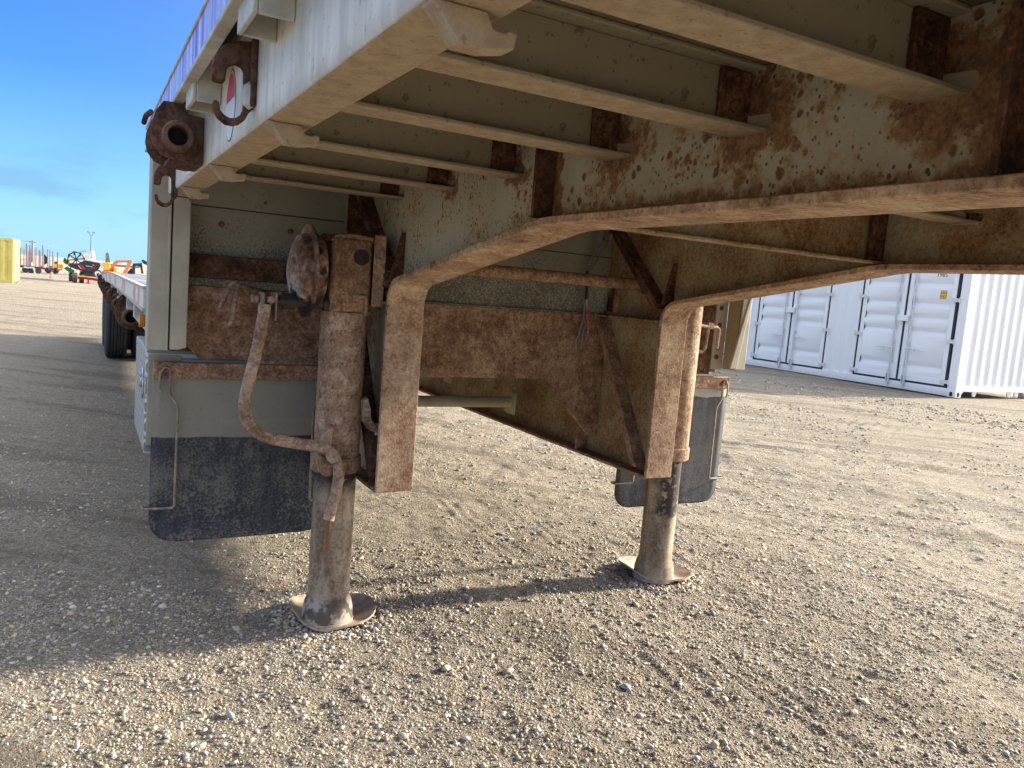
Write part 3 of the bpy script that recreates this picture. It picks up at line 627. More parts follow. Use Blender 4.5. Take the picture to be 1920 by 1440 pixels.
for sgn in (-1, 1):
    wb = web_mesh(sgn > 0).build('main_beam', MWEB if sgn < 0 else MWEBF, TR)
    beams.append(wb)
    a, b = sorted((sgn*BX0, sgn*BX1))
    MB().strip(FL, a, b, 0.016).build('flange', MRF, wb, 0.002, 25)
    MB().box(a, b, 0.018, 10.4, 0.518, 0.531).build('flange', MRP, wb, 0.002)
    for side in (-1, 1):                       # ribs on both faces of the web
        x0 = sgn*WX+side*0.0062; x1 = sgn*(BX0+BX1)/2+side*0.060
        lo, hi = sorted((x0, x1))
        for y in (-0.885, -1.893, -2.9): MB().box(lo, hi, y-0.005, y+0.005, 1.3775, 1.575).build('stiffener', MRD, wb, 0.0015)
        MB().prism([(x0, 1.222), (x1, 1.205), (x0+side*0.012, 1.375), (x0, 1.375)], 'y', 0.016, 0.026).build('gusset', MRD, wb)
        MB().prism([(0.415, 1.545), (0.455, 1.545), (0.075, 1.195), (0.045, 1.215)], 'x', lo, hi).build('stiffener', MRD, wb)
        MB().box(lo, hi, 0.016, 0.535, 1.140, 1.150).build('shelf_plate', MRP, wb, 0.0015)
        MB().prism([(0.43, 1.135), (0.465, 1.135), (0.105, 0.552), (0.075, 0.552)], 'x', lo, hi).build('stiffener', MRD if sgn < 0 else MRP, wb)
        MB().box(lo, hi, 0.52, 0.53, 0.5325, 1.139).build('stiffener', MRP, wb, 0.0015)

# ---- cross members with their clip plates
cm_me = None
for i, (a, b) in enumerate(CM):
    c = (a+b)/2; hw = 0.035
    if cm_me is None:
        m = MB(); m.box(-1.19, 1.19, -hw, hw, 1.487, 1.495, 0); m.box(-1.19, 1.19, -0.003, 0.003, 1.495, 1.579, 0); m.box(-1.19, 1.19, -hw, hw, 1.579, 1.586, 0)
        cm_me = m.mesh('cross_member', [MCRO, MDUST])
        for p in cm_me.polygons:
            if p.normal.z < -0.6 and p.center.z < 1.49: p.material_index = 1
    o = link('cross_member', cm_me, TR, 0.002, loc=(0, c, 0))
    for sx in (-1, 1):
        m = MB(); x0, x1 = sorted((sx*0.632, sx*0.5702)); m.box(x0, x1, c-0.012, c-0.004, 1.498, 1.577)
        cp = m.build('clip_plate', MRD, TR, 0.0015)
        for zz_ in (1.520, 1.556): MB().lathe([(0.009, 0), (0.009, -0.007)], (sx*0.605, c-0.0122, zz_), 'y', 6).build('bolt', MRD, cp)
m = MB(); m.box(-0.556, 0.556, -0.866, -0.858, 1.382, 1.57); m.box(-0.556, 0.556, -0.91, -0.8662, 1.376, 1.384)
m.build('neck_cross_beam', MWEBF, TR, 0.002)
for k in range(17):
    x = -1.19+k*0.1495
    MB().box(x-0.072+0.0, x+0.072, -3.5, 0.54, 1.5865, 1.618).build('deck_plank', MWOOD, TR)

# ---- side rails, rub rails, pockets
def rail(sgn):
    q = [(-1.195, 1.420), (-1.250, 1.420), (-1.2555, 1.4225), (-1.258, 1.428), (-1.258, 1.612), (-1.195, 1.612), (-1.195, 1.604), (-1.250, 1.604), (-1.250, 1.428), (-1.195, 1.427)]
    o = MB().prism([(sgn*-x, z) for x, z in q], 'y', -3.6, 0.215).build('side_rail', [MRAIL, MDUST], TR, 0.0015); down_mat(o, 1); return o
for s in (-1, 1): rail(s)
for s in (-1, 1):
    a, b = sorted((s*1.3175, s*1.3085))
    r = MB().box(a, b, -3.6, 0.30, 1.556, 1.6125).build('rub_rail', MFILM, TR)
    a, b = sorted((s*1.3205, s*1.3000))
    MB().box(a, b, -3.6, 0.30, 1.5455, 1.5555).build('edge_lip', MPOCK, r, 0.002)
    MB().box(a, b, -3.6, 0.30, 1.6130, 1.621).build('edge_lip', MPOCK, r, 0.002)
    a, b = sorted((s*1.3080, s*1.2585))
    MB().box(a, b, -3.6, 0.30, 1.600, 1.606).build('deck_edge', MSEAM, TR)
pk = MB()
for (x0, x1, y0, y1) in ((-1.3080, -1.3015, -0.056, 0.056), (-1.3015, -1.2585, -0.056, -0.0495), (-1.3015, -1.2585, 0.0495, 0.056)):
    pk.box(x0, x1, y0, y1, 1.513, 1.5995)
pk_me = pk.mesh('rail_pocket', MPOCK)
for y in (-2.55, -1.95, -1.35, -0.757, -0.16): link('rail_pocket', pk_me, TR, 0.002, loc=(0, y, 0))
HOOK = [(-1.3188, 1.4807), (-1.3195, 1.5012), (-1.3167, 1.5155), (-1.3082, 1.5299), (-1.2983, 1.5383), (-1.2848, 1.5436), (-1.2687, 1.5459), (-1.2590, 1.547), (-1.2590, 1.4501), (-1.2657, 1.4437), (-1.2711, 1.4321), (-1.279, 1.4249), (-1.287, 1.4217), (-1.2986, 1.4221), (-1.3091, 1.4291), (-1.3151, 1.4397), (-1.3165, 1.4522), (-1.3123, 1.4547), (-1.3077, 1.4527), (-1.3061, 1.4413), (-1.3002, 1.4353), (-1.292, 1.4321), (-1.284, 1.4335), (-1.2772, 1.4393), (-1.274, 1.447), (-1.2735, 1.4624), (-1.275, 1.5009), (-1.2788, 1.5071), (-1.2869, 1.5095), (-1.2948, 1.5062), (-1.2992, 1.5007), (-1.3001, 1.4889), (-1.3008, 1.483), (-1.3052, 1.4793), (-1.312, 1.4797)]
hk = MB().prism(HOOK, 'y', -1.156, -1.145).build('rope_hook', MIRON, TR, 0.0018)
hw_ = MB().box(-1.2665, -1.2586, -1.172, -1.134, 1.452, 1.548).build('hook_pad', MIRON, hk, 0.002)
MB().lathe([(0.001, -0.02), (0.008, -0.015), (0.010, 0), (0.008, 0.014), (0.001, 0.02)], (-1.2668, -1.158, 1.468), 'z', 8).build('weld_bead', MPOCK, hk)
h2 = copy(hk, TR, (0.007, 1.17, -0.052))
for ch in (hw_,): copy(ch, h2)
WIN = [(-1.3386, 1.5456), (-1.316, 1.5467), (-1.2944, 1.5461), (-1.2924, 1.5269), (-1.2590, 1.5241), (-1.2590, 1.429), (-1.2775, 1.4256), (-1.3096, 1.4285), (-1.3298, 1.4331), (-1.3441, 1.4384), (-1.3572, 1.4559), (-1.3625, 1.476), (-1.3611, 1.497), (-1.352, 1.5253)]
def winch(off):
    root = empty('strap_winch', off); root.parent = TR
    out = []
    for y in (-0.584, -0.434): out.append(MB().prism(WIN, 'y', y, y+0.009).build('winch_plate', MIRON, root, 0.0015))
    out.append(MB().lathe([(0.021, -0.5745), (0.021, -0.4345)], (-1.312, 0, 1.474), 'y', 20).build('winch_drum', MIRON, root))
    out.append(MB().lathe([(0.0195, -0.5845), (0.031, -0.5845), (0.031, -0.622), (0.0285, -0.626), (0.0215, -0.626), (0.0195, -0.622)], (-1.312, 0, 1.474), 'y', 28, closed=True).build('winch_socket', MIRON, root))
    out.append(MB().lathe([(0.0190, -0.5850), (0.0190, -0.588)], (-1.312, 0, 1.474), 'y', 20).build('socket_floor', MSEAM, root))
    out.append(MB().box(-1.325, -1.2590, -0.5745, -0.4345, 1.4262, 1.434).build('winch_base', MIRON, root, 0.001))
    out.append(MB().tube([(-1.352, -0.43, 1.545), (-1.36, -0.40, 1.54), (-1.362, -0.36, 1.53)], 0.006, 8).build('winch_pawl', MIRON, root))
    return root, out
w0, wparts = winch((0, 0, 0))
for (px, py) in ((246.5, 595), (223, 570), (210.5, 551.5), (203.5, 542), (198.5, 535.5), (196.2, 531)):
    hub = AX(px, py, -1.268); k_ = 1.38
    r = copy(w0, TR, (hub[0]+k_*1.312, hub[1]+k_*0.62, hub[2]-k_*1.474)); r.scale = (k_,)*3
    for p_ in wparts: copy(p_, r)
# stickers on the rail
def el(ry, rz, n=28): return ellipse(-0.93, 1.4925, ry, rz, n)
st = MB().prism(el(0.0505, 0.0615), 'x', -1.2587, -1.2582).build('round_sticker', MNAVY, TR)
MB().prism(el(0.0475, 0.0585), 'x', -1.2591, -1.2588).build('sticker_face', MWS, st)
top = [p for p in el(0.045, 0.055, 40) if p[1] > 1.5]; top.sort(key=lambda p: math.atan2(p[1]-1.52, p[0]+0.93))
MB().prism(top, 'x', -1.2594, -1.2592).build('sticker_emblem', MRS, st)
st2 = MB().box(-1.2586, -1.2582, -0.50, -0.26, 1.434, 1.482).build('plate_sticker', MWS, TR)
MB().box(-1.2589, -1.2587, -0.485, -0.275, 1.441, 1.476).build('sticker_print', MNAVY, st2)
TAB = [(-1.2575, 1.4165), (-1.2569, 1.4195), (-1.2339, 1.4195), (-1.2112, 1.4195), (-1.2057, 1.408), (-1.1964, 1.4072), (-1.1918, 1.4100), (-1.1845, 1.4085), (-1.1867, 1.3962), (-1.2106, 1.3911), (-1.2333, 1.391), (-1.2445, 1.4034), (-1.252, 1.4120)]
tab_me = MB().prism(TAB, 'y', -0.011, 0.011).mesh('rail_tab', MDUST)
for y in (-1.84, -1.25, -0.67, -0.12, -2.45): link('rail_tab', tab_me, TR, 0.0025, loc=(0, y, 0))

# ---- riser between the two decks
def part(mb, name, mat, bev=0.0015): return mb.build(name, mat, TR, bev)
part(MB().box(-1.176, -0.642, 0.450, 0.458, 1.4185, 1.584), 'riser_panel', MPAN)
part(MB().box(-1.176, -0.642, 0.447, 0.455, 1.170, 1.4155), 'riser_panel', MPAN)
part(MB().box(-1.24, 1.24, 0.474, 0.486, 0.91, 1.585), 'riser_backing', MRD, 0)
part(MB().box(-1.172, -0.66, 0.424, 0.4465, 1.180, 1.257), 'riser_channel', MRD, 0.003)
part(MB().box(-1.174, -0.642, 0.4385, 0.4465, 1.152, 1.178), 'riser_strip', MPAN)
part(MB().prism([(-1.176, 0.955), (-1.125, 0.90), (-0.642, 0.90), (-0.642, 1.150), (-1.176, 1.150)], 'y', 0.445, 0.453), 'riser_plate', MRP)
for s in (-1, 1):
    a, b = sorted((s*0.640, s*0.570)); part(MB().box(a, b, 0.436, 0.512, 0.90, 1.584), 'riser_post', MRD, 0.002)
    part(MB().box(min(s*0.646, s*0.6412), max(s*0.646, s*0.6412), 0.430, 0.515, 1.16, 1.584), 'edge_angle', MPAN, 0.0005)
part(MB().box(-0.555, 0.555, 0.462, 0.470, 1.4005, 1.584), 'riser_panel', MPAN)
part(MB().box(-0.555, 0.555, 0.459, 0.467, 1.153, 1.3975), 'riser_panel', MPAN)
part(MB().box(-0.555, 0.555, 0.446, 0.466, 1.146, 1.1515), 'riser_strip', MPAN, 0.0005)
part(MB().prism([(-0.556, 0.61), (-0.52, 0.61), (-0.30, 0.857), (0.256, 0.859), (0.503, 0.613), (0.556, 0.61), (0.556, 1.1448), (-0.556, 1.1448)], 'y', 0.449, 0.459), 'riser_plate', MRP)
part(MB().box(0.642, 1.176, 0.445, 0.453, 0.90, 1.584), 'riser_plate', MRD)
hp = part(MB().box(1.179, 1.250, 0.440, 0.448, 0.925, 1.44), 'bolt_strip', MPOST)
for z in (0.985, 1.03, 1.085, 1.14, 1.22, 1.30): MB().lathe([(0.011, 0), (0.011, -0.004), (0.006, -0.0055)], (1.205, 0.4398, z), 'y', 12).build('bolt', MRD, hp)
for (x, z) in ((-1.07, 1.362), (-0.84, 1.362), (-1.05, 1.215), (-0.97, 1.212), (-0.72, 1.36)):
    MB().lathe([(0.010, 0), (0.010, -0.006), (0.005, -0.009)], (x, 0.4468 if z > 1.26 else 0.4238, z), 'y', 8).build('bolt', MRD, TR)
# corner posts
cp = MB().box(-1.296, -1.241, 0.335, 0.345, 0.937, 1.60).box(-1.296, -1.290, 0.3452, 0.455, 0.937, 1.60).build('corner_post', MPOST, TR, 0.003)
MB().box(-1.2445, -1.236, 0.330, 0.3345, 0.937, 1.43).build('post_bead', MPOST, cp, 0.002)
MB().prism([(-1.231, 0.9405), (-1.206, 0.9405), (-1.180, 0.948), (-1.1785, 1.416), (-1.187, 1.427), (-1.231, 1.427)], 'y', 0.333, 0.344).box(-1.1865, -1.1785, 0.3442, 0.4455, 0.948, 1.416).build('post_cover', MPOST, cp, 0.003)
MB().box(-1.2395, -1.2325, 0.343, 0.352, 0.94, 1.43).build('post_gap', MSEAM, cp)
cp2 = MB().box(1.241, 1.296, 0.335, 0.345, 0.937, 1.60).box(1.290, 1.296, 0.3452, 0.455, 0.937, 1.60).build('corner_post', MPOST, TR, 0.003)
MB().prism([(1.231, 0.9405), (1.190, 0.9405), (1.268, 1.27), (1.280, 1.33), (1.288, 1.33), (1.288, 1.30)], 'y', 0.322, 0.334).build('post_cover', MPOST, cp2, 0.003)
MB().prism([(1.252, 0.93), (1.2895, 0.93), (1.2895, 1.58), (1.252, 1.58)], 'y', 0.36, 0.44).build('post_web', MCRO, cp2)

# ---- landing legs
LX, LY = 0.713, 0.165
def oval_foot(sgn, tw, tilt):
    """thin dished foot plate with its rim bent up"""
    n, rings = 40, (0.0, 0.35, 0.62, 0.82, 0.95, 1.0); vs, fs = [], []
    for t in (0, 1):
        for j, q in enumerate(rings):
            for k in range(n):
                a = 2*math.pi*k/n; c, s_ = math.cos(a), math.sin(a); p = 2.7
                e = (abs(c)**p+abs(s_)**p)**(-1/p); x, y = 0.143*q*e*c, 0.150*q*e*s_
                z = 0.008*t+tw[0]*max(0, abs(x)/0.15-0.35)**2*(1.25 if x < 0 else 1)+tw[1]*max(0, abs(y)/0.14-0.45)**2+tw[2]*(x/0.15)*(y/0.14)*q*q
                vs.append(((-0.678 if sgn < 0 else 0.772)+x, LY+0.055+y, 0.024+z+tilt*x))
    R = len(rings)
    for t in (0, 1):
        for j in range(R-1):
            for k in range(n):
                a, b = (t*R+j)*n+k, (t*R+j)*n+(k+1) % n; f = (a, b, b+n, a+n); fs.append(f if t else f[::-1])
    for k in range(n):
        a, b = (R-1)*n+k, (R-1)*n+(k+1) % n; fs.append((a, b, b+R*n, a+R*n))
    m = MB().add(vs, fs); return m
for s in (-1, 1):
    leg = empty('landing_leg', (0, 0, 0)); leg.parent = TR
    c0 = (s*LX if s < 0 else 0.724, LY, 0); dr = 0.0 if s < 0 else 0.0135
    MB().lathe([(0.0765, 0.565), (0.0765, 1.104)] if s < 0 else [(0.090, 0.565), (0.090, 1.34)], c0, 'z', 36).build('upper_tube', MRL if s < 0 else MRL2, leg)
    MB().lathe([(0.0705, 0.09), (0.0705, 0.155), (0.0705, 0.60)], c0, 'z', 36).build('lower_tube', MLOW, leg)
    MB().lathe([(0.0768+dr, 0.568), (0.083+dr, 0.570), (0.0835+dr, 0.600), (0.0835+dr, 0.618), (0.0768+dr, 0.622)], c0, 'z', 36, closed=True).build('leg_collar', MRL, leg)
    MB().lathe([(0.084, 0.036), (0.086, 0.050), (0.085, 0.080), (0.080, 0.104), (0.0725, 0.122), (0.0710, 0.140)], c0, 'z', 36).build('foot_boss', MLOW, leg)
    MB().lathe([(0.080, 0.030), (0.089, 0.034), (0.089, 0.045), (0.08, 0.046)], c0, 'z', 36).build('foot_ring', MFOOT, leg)
    oval_foot(s, (0.085, 0.030, -0.012) if s < 0 else (0.070, 0.055, -0.008), 0.02 if s < 0 else -0.07).build('foot_plate', MFOOT, leg, 0, 50)
    a, b = sorted((s*0.785, s*0.652))
    if s < 0: MB().box(a, b, 0.085, 0.245, 1.1055, 1.345).build('leg_head', MRP, leg, 0.012)
    a, b = sorted((s*0.651, s*0.612)); MB().box(a, b, 0.072, 0.080, 1.13, 1.362).box(a if s > 0 else b-0.008, a+0.008 if s > 0 else b, 0.0802, 0.26, 1.13, 1.362).build('mounting_angle', MRL, leg, 0.002)
    a, b = sorted((s*0.611, s*0.5705)); MB().box(a, b, 0.10, 0.24, 1.152, 1.30).build('mounting_block', MRD, leg, 0.002)
    for z in (1.175, 1.24): 
        MB().lathe([(0.012, 0), (0.012, 0.014)], (s*0.60, 0.088, z), 'x', 6).build('bolt', MRL, leg)
    MB().prism([(s*0.655, 0.815), (s*0.650, 0.745), (s*0.635, 0.742), (s*0.618, 0.712), (s*0.585, 0.704), (s*0.5705, 0.704), (s*0.5705, 0.716), (s*0.60, 0.722), (s*0.625, 0.755), (s*0.628, 0.79), (s*0.640, 0.825)], 'y', 0.085, 0.16).build('brace_strap', MRL, leg)
    MB().lathe([(0.008, 0.695), (0.008, 0.735)], (s*0.592, 0.11, 0), 'z', 6).build('bolt', MGALV, leg)
    if s < 0:
        MB().prism([(-0.790, 1.33), (-0.65, 1.335), (-0.65, 1.352), (-0.70, 1.358), (-0.775, 1.352)], 'y', 0.09, 0.24).build('head_cap', MRL, leg, 0.003)
        MB().lathe([(0.001, -0.900), (0.045, -0.900), (0.052, -0.892), (0.095, -0.886), (0.112, -0.876), (0.119, -0.860), (0.121, -0.852), (0.149, -0.850), (0.151, -0.846), (0.149, -0.842), (0.124, -0.839), (0.122, -0.818), (0.114, -0.806), (0.06, -0.799), (0.001, -0.799)], (0, 0.16, 1.228), 'x', 44).build('gear_case', MGEAR, leg)
        MB().lathe([(0.026, -0.925), (0.026, -0.886)], (0, 0.13, 1.128), 'x', 20).build('shaft_boss', MGREASE, leg)
        MB().lathe([(0.017, -1.0), (0.017, -0.66)], (0, 0.115, 1.128), 'x', 16).build('crank_shaft', MGREASE, leg)
        MB().lathe([(0.024, -0.80), (0.024, -0.752)], (0, 0.115, 1.128), 'x', 18).build('shaft_sleeve', MGREASE, leg)
        MB().tube([(-0.715, 0.075, 1.160), (-0.675, 0.075, 1.160), (-0.668, 0.075, 1.152), (-0.668, 0.075, 1.098)], 0.0055, 8).build('shaft_keeper', MRL, leg)
        MB().lathe([(0.026, 0), (0.026, -0.003)], (-0.69, 0.0848, 1.285), 'y', 20).build('plug', MGREASE, leg)
        # crank latch on the collar
        MB().prism([(-0.795, 0.600), (-0.80, 0.640), (-0.785, 0.640), (-0.748, 0.600), (-0.742, 0.580), (-0.772, 0.566), (-0.788, 0.576)], 'y', 0.055, 0.115).build('latch_cup', MRL, leg, 0.004)
        MB().prism([(-0.802, 0.700), (-0.765, 0.735), (-0.755, 0.728), (-0.762, 0.668), (-0.790, 0.640)], 'y', 0.062, 0.10).build('latch_gusset', MRL, leg, 0.003)
        MB().prism([(-0.790, 0.652), (-0.766, 0.672), (-0.750, 0.660), (-0.752, 0.630), (-0.768, 0.618), (-0.784, 0.632)], 'y', 0.022, 0.030).build('latch_tongue', MROD, leg, 0.002)
# the cross shaft between the legs
MB().tube([(-0.55, 0.20, 1.285), (0.62, 0.205, 1.287)], 0.0235, 18).build('cross_shaft', MRP, TR)

# ---- crank handle with its pivot, resting in the latch
ck = MB()
pts2 = [(497, 570), (494, 592), (483, 650), (470, 700), (461, 738), (458, 762), (462, 785), (473, 803), (492, 816), (515, 824), (560, 832), (598, 838), (615, 845), (628, 860), (635, 878), (634, 900), (628, 930), (616, 974)]
pth = [AY(px, py, 0.046 if px < 590 else 0.040) for px, py in pts2]
fine = []
for i in range(len(pth)-1):
    p0, p1, p2, p3 = pth[max(i-1, 0)], pth[i], pth[i+1], pth[min(i+2, len(pth)-1)]
    for t in (0, 0.34, 0.67): fine.append(0.5*((2*p1)+(-p0+p2)*t+(2*p0-5*p1+4*p2-p3)*t*t+(-p0+3*p1-3*p2+p3)*t**3))
fine.append(pth[-1])
crank = ck.tube([P3(*p) for p in fine], 0.0182, 16).build('crank_handle', MCRANK, TR)
piv = AY(503, 562, 0.075)
m = MB(); 
for dx in (-0.021, 0.016): m.box(piv[0]+dx, piv[0]+dx+0.006, 0.045, 0.125, piv[2]-0.062, piv[2]+0.022)
m.build('crank_clevis', MROD, crank, 0.003)
MB().lathe([(0.012, -0.026), (0.012, 0.030)], (piv[0], 0.10, piv[2]), 'x', 14).build('pivot_pin', MRL, crank)
MB().lathe([(0.013, 0.0), (0.013, -0.012)], (piv[0]+0.004, 0.062, piv[2]+0.001), 'y', 6).build('pivot_bolt', MRL, crank)
MB().box(piv[0]-0.045, piv[0]-0.024, 0.085, 0.115, piv[2]-0.012, piv[2]+0.012).build('shaft_end', MRL, crank, 0.003)
# stowing hooks on the riser
def rodpath(pts, y): return [P3(*AY(px, py, yy)) for (px, py), yy in zip(pts, y)]
MB().tube(rodpath([(413, 578), (424, 552), (433, 534), (440, 531)], [0.30]*4), 0.0085, 10).tube(rodpath([(446, 533), (441, 560), (436, 600)], [0.302]*3), 0.0085, 10).tube(rodpath([(436, 600), (431, 609), (424, 604)], [0.30, 0.31, 0.32]), 0.0085, 10).tube(rodpath([(440, 532), (455, 536), (500, 551)], [0.302, 0.32, 0.44]), 0.0085, 10).build('crank_hook', MCRANK, TR)
m = MB(); m.tube([(0.90, 0.33, 1.137), (1.09, 0.33, 1.130), (1.103, 0.33, 1.118), (1.100, 0.33, 1.032)], 0.0085, 10)
m.tube([(1.052, 0.345, 1.128), (1.043, 0.345, 1.03), (1.025, 0.345, 1.012), (0.93, 0.345, 1.032)], 0.0085, 10); m.box(1.030, 1.062, 0.322, 0.355, 1.122, 1.150)
m.build('crank_hook', MCRANK, TR)

# ---- mud flaps
def flap(s):
    a, b = sorted((s*1.272, s*0.662))
    nxs, nzs, r = 22, 30, 0.085; v, fc = [], []
    for j in range(nzs+1):
        z = 0.277+(0.866-0.277)*(j/nzs)**1.25; d = r-math.sqrt(max(0, r*r-max(0, 0.277+r-z)**2))
        for i in range(nxs+1):
            x = a+d+(b-a-2*d)*i/nxs; t = max(0, (0.80-z)/0.52); u = (x-(a+b)/2)/0.3
            v.append((x, 0.411+t*t*((0.014 if s < 0 else 0.002)*math.sin(u*1.9+s)+0.003*u*u)-0.004*t*math.sin(3.1*u+1.0), z-0.006*t*u*u))
    for j in range(nzs):
        for i in range(nxs): q = j*(nxs+1)+i; fc.append((q, q+1, q+nxs+2, q+nxs+1))
    f = MB().add(v, fc).build('mud_flap', MFLAP, TR, 0, 60)
    so_ = f.modifiers.new('thickness', 'SOLIDIFY'); so_.thickness = 0.008; so_.offset = 0
    bar = MB().box(a-0.0, b+0.0, 0.398, 0.4075, 0.838, 0.892).box(a, b, 0.4077, 0.43, 0.8865, 0.8925).build('flap_bar', MRP, f, 0.002)
    for x in (s*1.232, s*0.95, s*0.70): MB().lathe([(0.013, 0), (0.013, -0.009), (0.008, -0.011)], (x, 0.3978, 0.866), 'y', 8).build('bolt', MRD, f)
    for x, o in ((1.232, 1), (0.702, -1)):
        xs_ = lambda d: s*(x-o*d)
        w = [(xs_(-0.016), 0.388, 0.795), (xs_(-0.021), 0.388, 0.815), (xs_(-0.019), 0.388, 0.858), (xs_(-0.006), 0.388, 0.877), (xs_(0.008), 0.388, 0.872), (xs_(0.012), 0.388, 0.85), (xs_(0.010), 0.388, 0.795), (xs_(0.014), 0.388, 0.783), (xs_(0.034), 0.388, 0.752), (xs_(0.038), 0.388, 0.740), (xs_(0.036), 0.388, 0.405), (xs_(0.030), 0.388, 0.398), (xs_(-0.058), 0.392, 0.396), (xs_(-0.062), 0.408, 0.396), (xs_(-0.058), 0.424, 0.396), (xs_(-0.02), 0.424, 0.396)]
        MB().tube(w, 0.0044, 8).build('flap_wire', MROD, f)
    return f
flap(-1); flap(1)

# ---- tool box under the lower deck, cross tubes, cables
tb = MB().box(-1.290, -0.95, 0.47, 1.02, 0.570, 0.925).build('tool_box', MDIA, TR, 0.006)
MB().box(-1.284, -1.18, 0.462, 0.4695, 0.60, 0.91).build('box_front', MPOST, tb, 0.002)
MB().prism(ellipse(0.56, 0.80, 0.030, 0.055, 20), 'x', -1.296, -1.2902).build('box_latch', MCHR, tb, 0.002)
MB().prism(ellipse(0.56, 0.815, 0.018, 0.030, 16), 'x', -1.303, -1.2962).build('latch_paddle', MCHR, tb, 0.001)
for (z, y, xr) in ((0.651, 1.14, 0.478), (0.70, 1.95, 0.478)):
    t = MB().lathe([(0.028, -0.556), (0.028, xr)], (0, y, z), 'x', 18).build('cross_tube', MTUBE, TR)
    MB().box(xr+0.001, xr+0.010, y-0.055, y+0.055, z-0.06, z+0.05).build('tube_flange', MTUBE, t, 0.002)
def cable(pts, y, r, mat): 
    P = [AY(px, py, y) for px, py in pts]; fine = []
    for i in range(len(P)-1):
        p0, p1, p2, p3 = P[max(i-1, 0)], P[i], P[i+1], P[min(i+2, len(P)-1)]
        for t in (0, 0.25, 0.5, 0.75): fine.append(0.5*((2*p1)+(-p0+p2)*t+(2*p0-5*p1+4*p2-p3)*t*t+(-p0+3*p1-3*p2+p3)*t**3))
    return MB().tube([P3(*q) for q in fine+[P[-1]]], r, 8).build('cable', mat, TR)
cable([(1160, 425), (1150, 440), (1133, 466), (1117, 492), (1110, 507)], 0.40, 0.006, MCAB)
cable([(1148, 440), (1142, 449), (1136, 457)], 0.394, 0.0062, MRED)
cable([(1126, 436), (1116, 470), (1101, 508), (1098, 560), (1093, 600), (1085, 628), (1074, 655)], 0.41, 0.0042, MCAB)
cable([(1130, 436), (1120, 470), (1106, 505), (1104, 545), (1103, 600), (1094, 620), (1089, 655)], 0.405, 0.0042, MCAB)
cable([(1100, 560), (1102, 590), (1103, 612), (1101, 628), (1098, 633)], 0.398, 0.0058, MRED)
cable([(1101, 508), (1100, 540), (1099, 562)], 0.40, 0.0055, MBLACK)

# ---- lower deck
def camber(y): return -0.004*max(0.0, y-3.0)**2 if y < 7.5 else -0.081-0.01*(y-7.5)
def long_bar(x0, x1, z0, z1, y0, y1, n, name, mat, parent, bev=0.0):
    vs, fs = [], []
    for i in range(n+1):
        y = y0+(y1-y0)*i/n; c = camber(y); vs += [(x0, y, z0+c), (x1, y, z0+c), (x1, y, z1+c), (x0, y, z1+c)]
    for i in range(n):
        for k in range(4): fs.append((i*4+k, i*4+(k+1) % 4, i*4+4+(k+1) % 4, i*4+4+k))
    fs += [(3, 2, 1, 0), tuple(n*4+k for k in range(4))]
    return MB().add(vs, fs).build(name, mat, parent, bev)
for s in (-1, 1):
    a, b = sorted((s*1.258, s*1.215)); r = long_bar(a, b, 0.945, 1.128, 0.48, 11.3, 24, 'lower_side_rail', MRAIL, TR)
    a, b = sorted((s*1.302, s*1.292)); q = long_bar(a, b, 1.062, 1.124, 0.48, 11.3, 24, 'lower_rub_rail', MTAPE, TR)
    a, b = sorted((s*1.305, s*1.284)); long_bar(a, b, 1.052, 1.0615, 0.48, 11.3, 24, 'edge_lip', MRAIL, q); long_bar(a, b, 1.1245, 1.134, 0.48, 11.3, 24, 'edge_lip', MRAIL, q)
pk2 = MB().box(-1.2915, -1.2585, -0.05, 0.05, 0.985, 1.12).mesh('rail_pocket', MPOCK)
for i in range(14):
    y = 1.22+0.62*i; link('rail_pocket', pk2, TR, 0, loc=(0, y, camber(y)))
for i in range(16):
    x = -1.2+i*0.16; long_bar(x-0.077, x+0.077, 1.095, 1.132, 0.50, 11.3, 20, 'deck_board', MALU, TR, 0.004)
MB().lathe([(0.026, -1.282), (0.026, -1.264), (0.02, -1.259)], (0, 1.02, 0.985), 'x', 14).build('marker_light', MAMB, TR)
long_bar(-1.2, 1.2, 0.98, 1.09, 10.9, 11.2, 2, 'end_beam', MRD, TR)
# wheels: each a tyre and a rim
TP = [(0.30, -0.11), (0.36, -0.125), (0.44, -0.122), (0.482, -0.108), (0.497, -0.094)]
for xg in (-0.072, -0.036, 0.0, 0.036, 0.072):
    TP += [(0.500, xg-0.0045), (0.484, xg-0.0035), (0.484, xg+0.0035), (0.500, xg+0.0045)]
TP += [(0.497, 0.094), (0.482, 0.108), (0.44, 0.122), (0.36, 0.125), (0.30, 0.11)]
ty_me = MB().lathe(TP, (0, 0, 0), 'x', 64, closed=True).mesh('tyre', MTYRE, 25)
rim_me = MB().lathe([(0.295, -0.10), (0.295, -0.06), (0.20, -0.02), (0.06, -0.02), (0.06, 0.02), (0.2, 0.02), (0.295, 0.06), (0.295, 0.10)], (0, 0, 0), 'x', 32).mesh('rim', MGALV)
for y in (8.75, 10.05):
    MB().lathe([(0.06, -1.0), (0.06, 1.0)], (0, y, 0.5), 'x', 16).build('axle', MRD, TR)
    for x in (-1.105, -0.80, 0.80, 1.105):
        w = empty('wheel', (x, y, 0.497)); w.parent = TR; link('tyre', ty_me, w); link('rim', rim_me, w)

# ================================================================== white container with side doors
CX, CY, CH, CLEN = 12.2, 6.05, 2.90, 10.75
def cpart(mb, name, par, mat=None, bev=0.0): return mb.build(name, mat or MWHITE, par, bev)
CT = empty('shipping_container', (CX, CY, 0))
tag(CT, 'white shipping container with several double side doors standing behind the trailer', 'container')
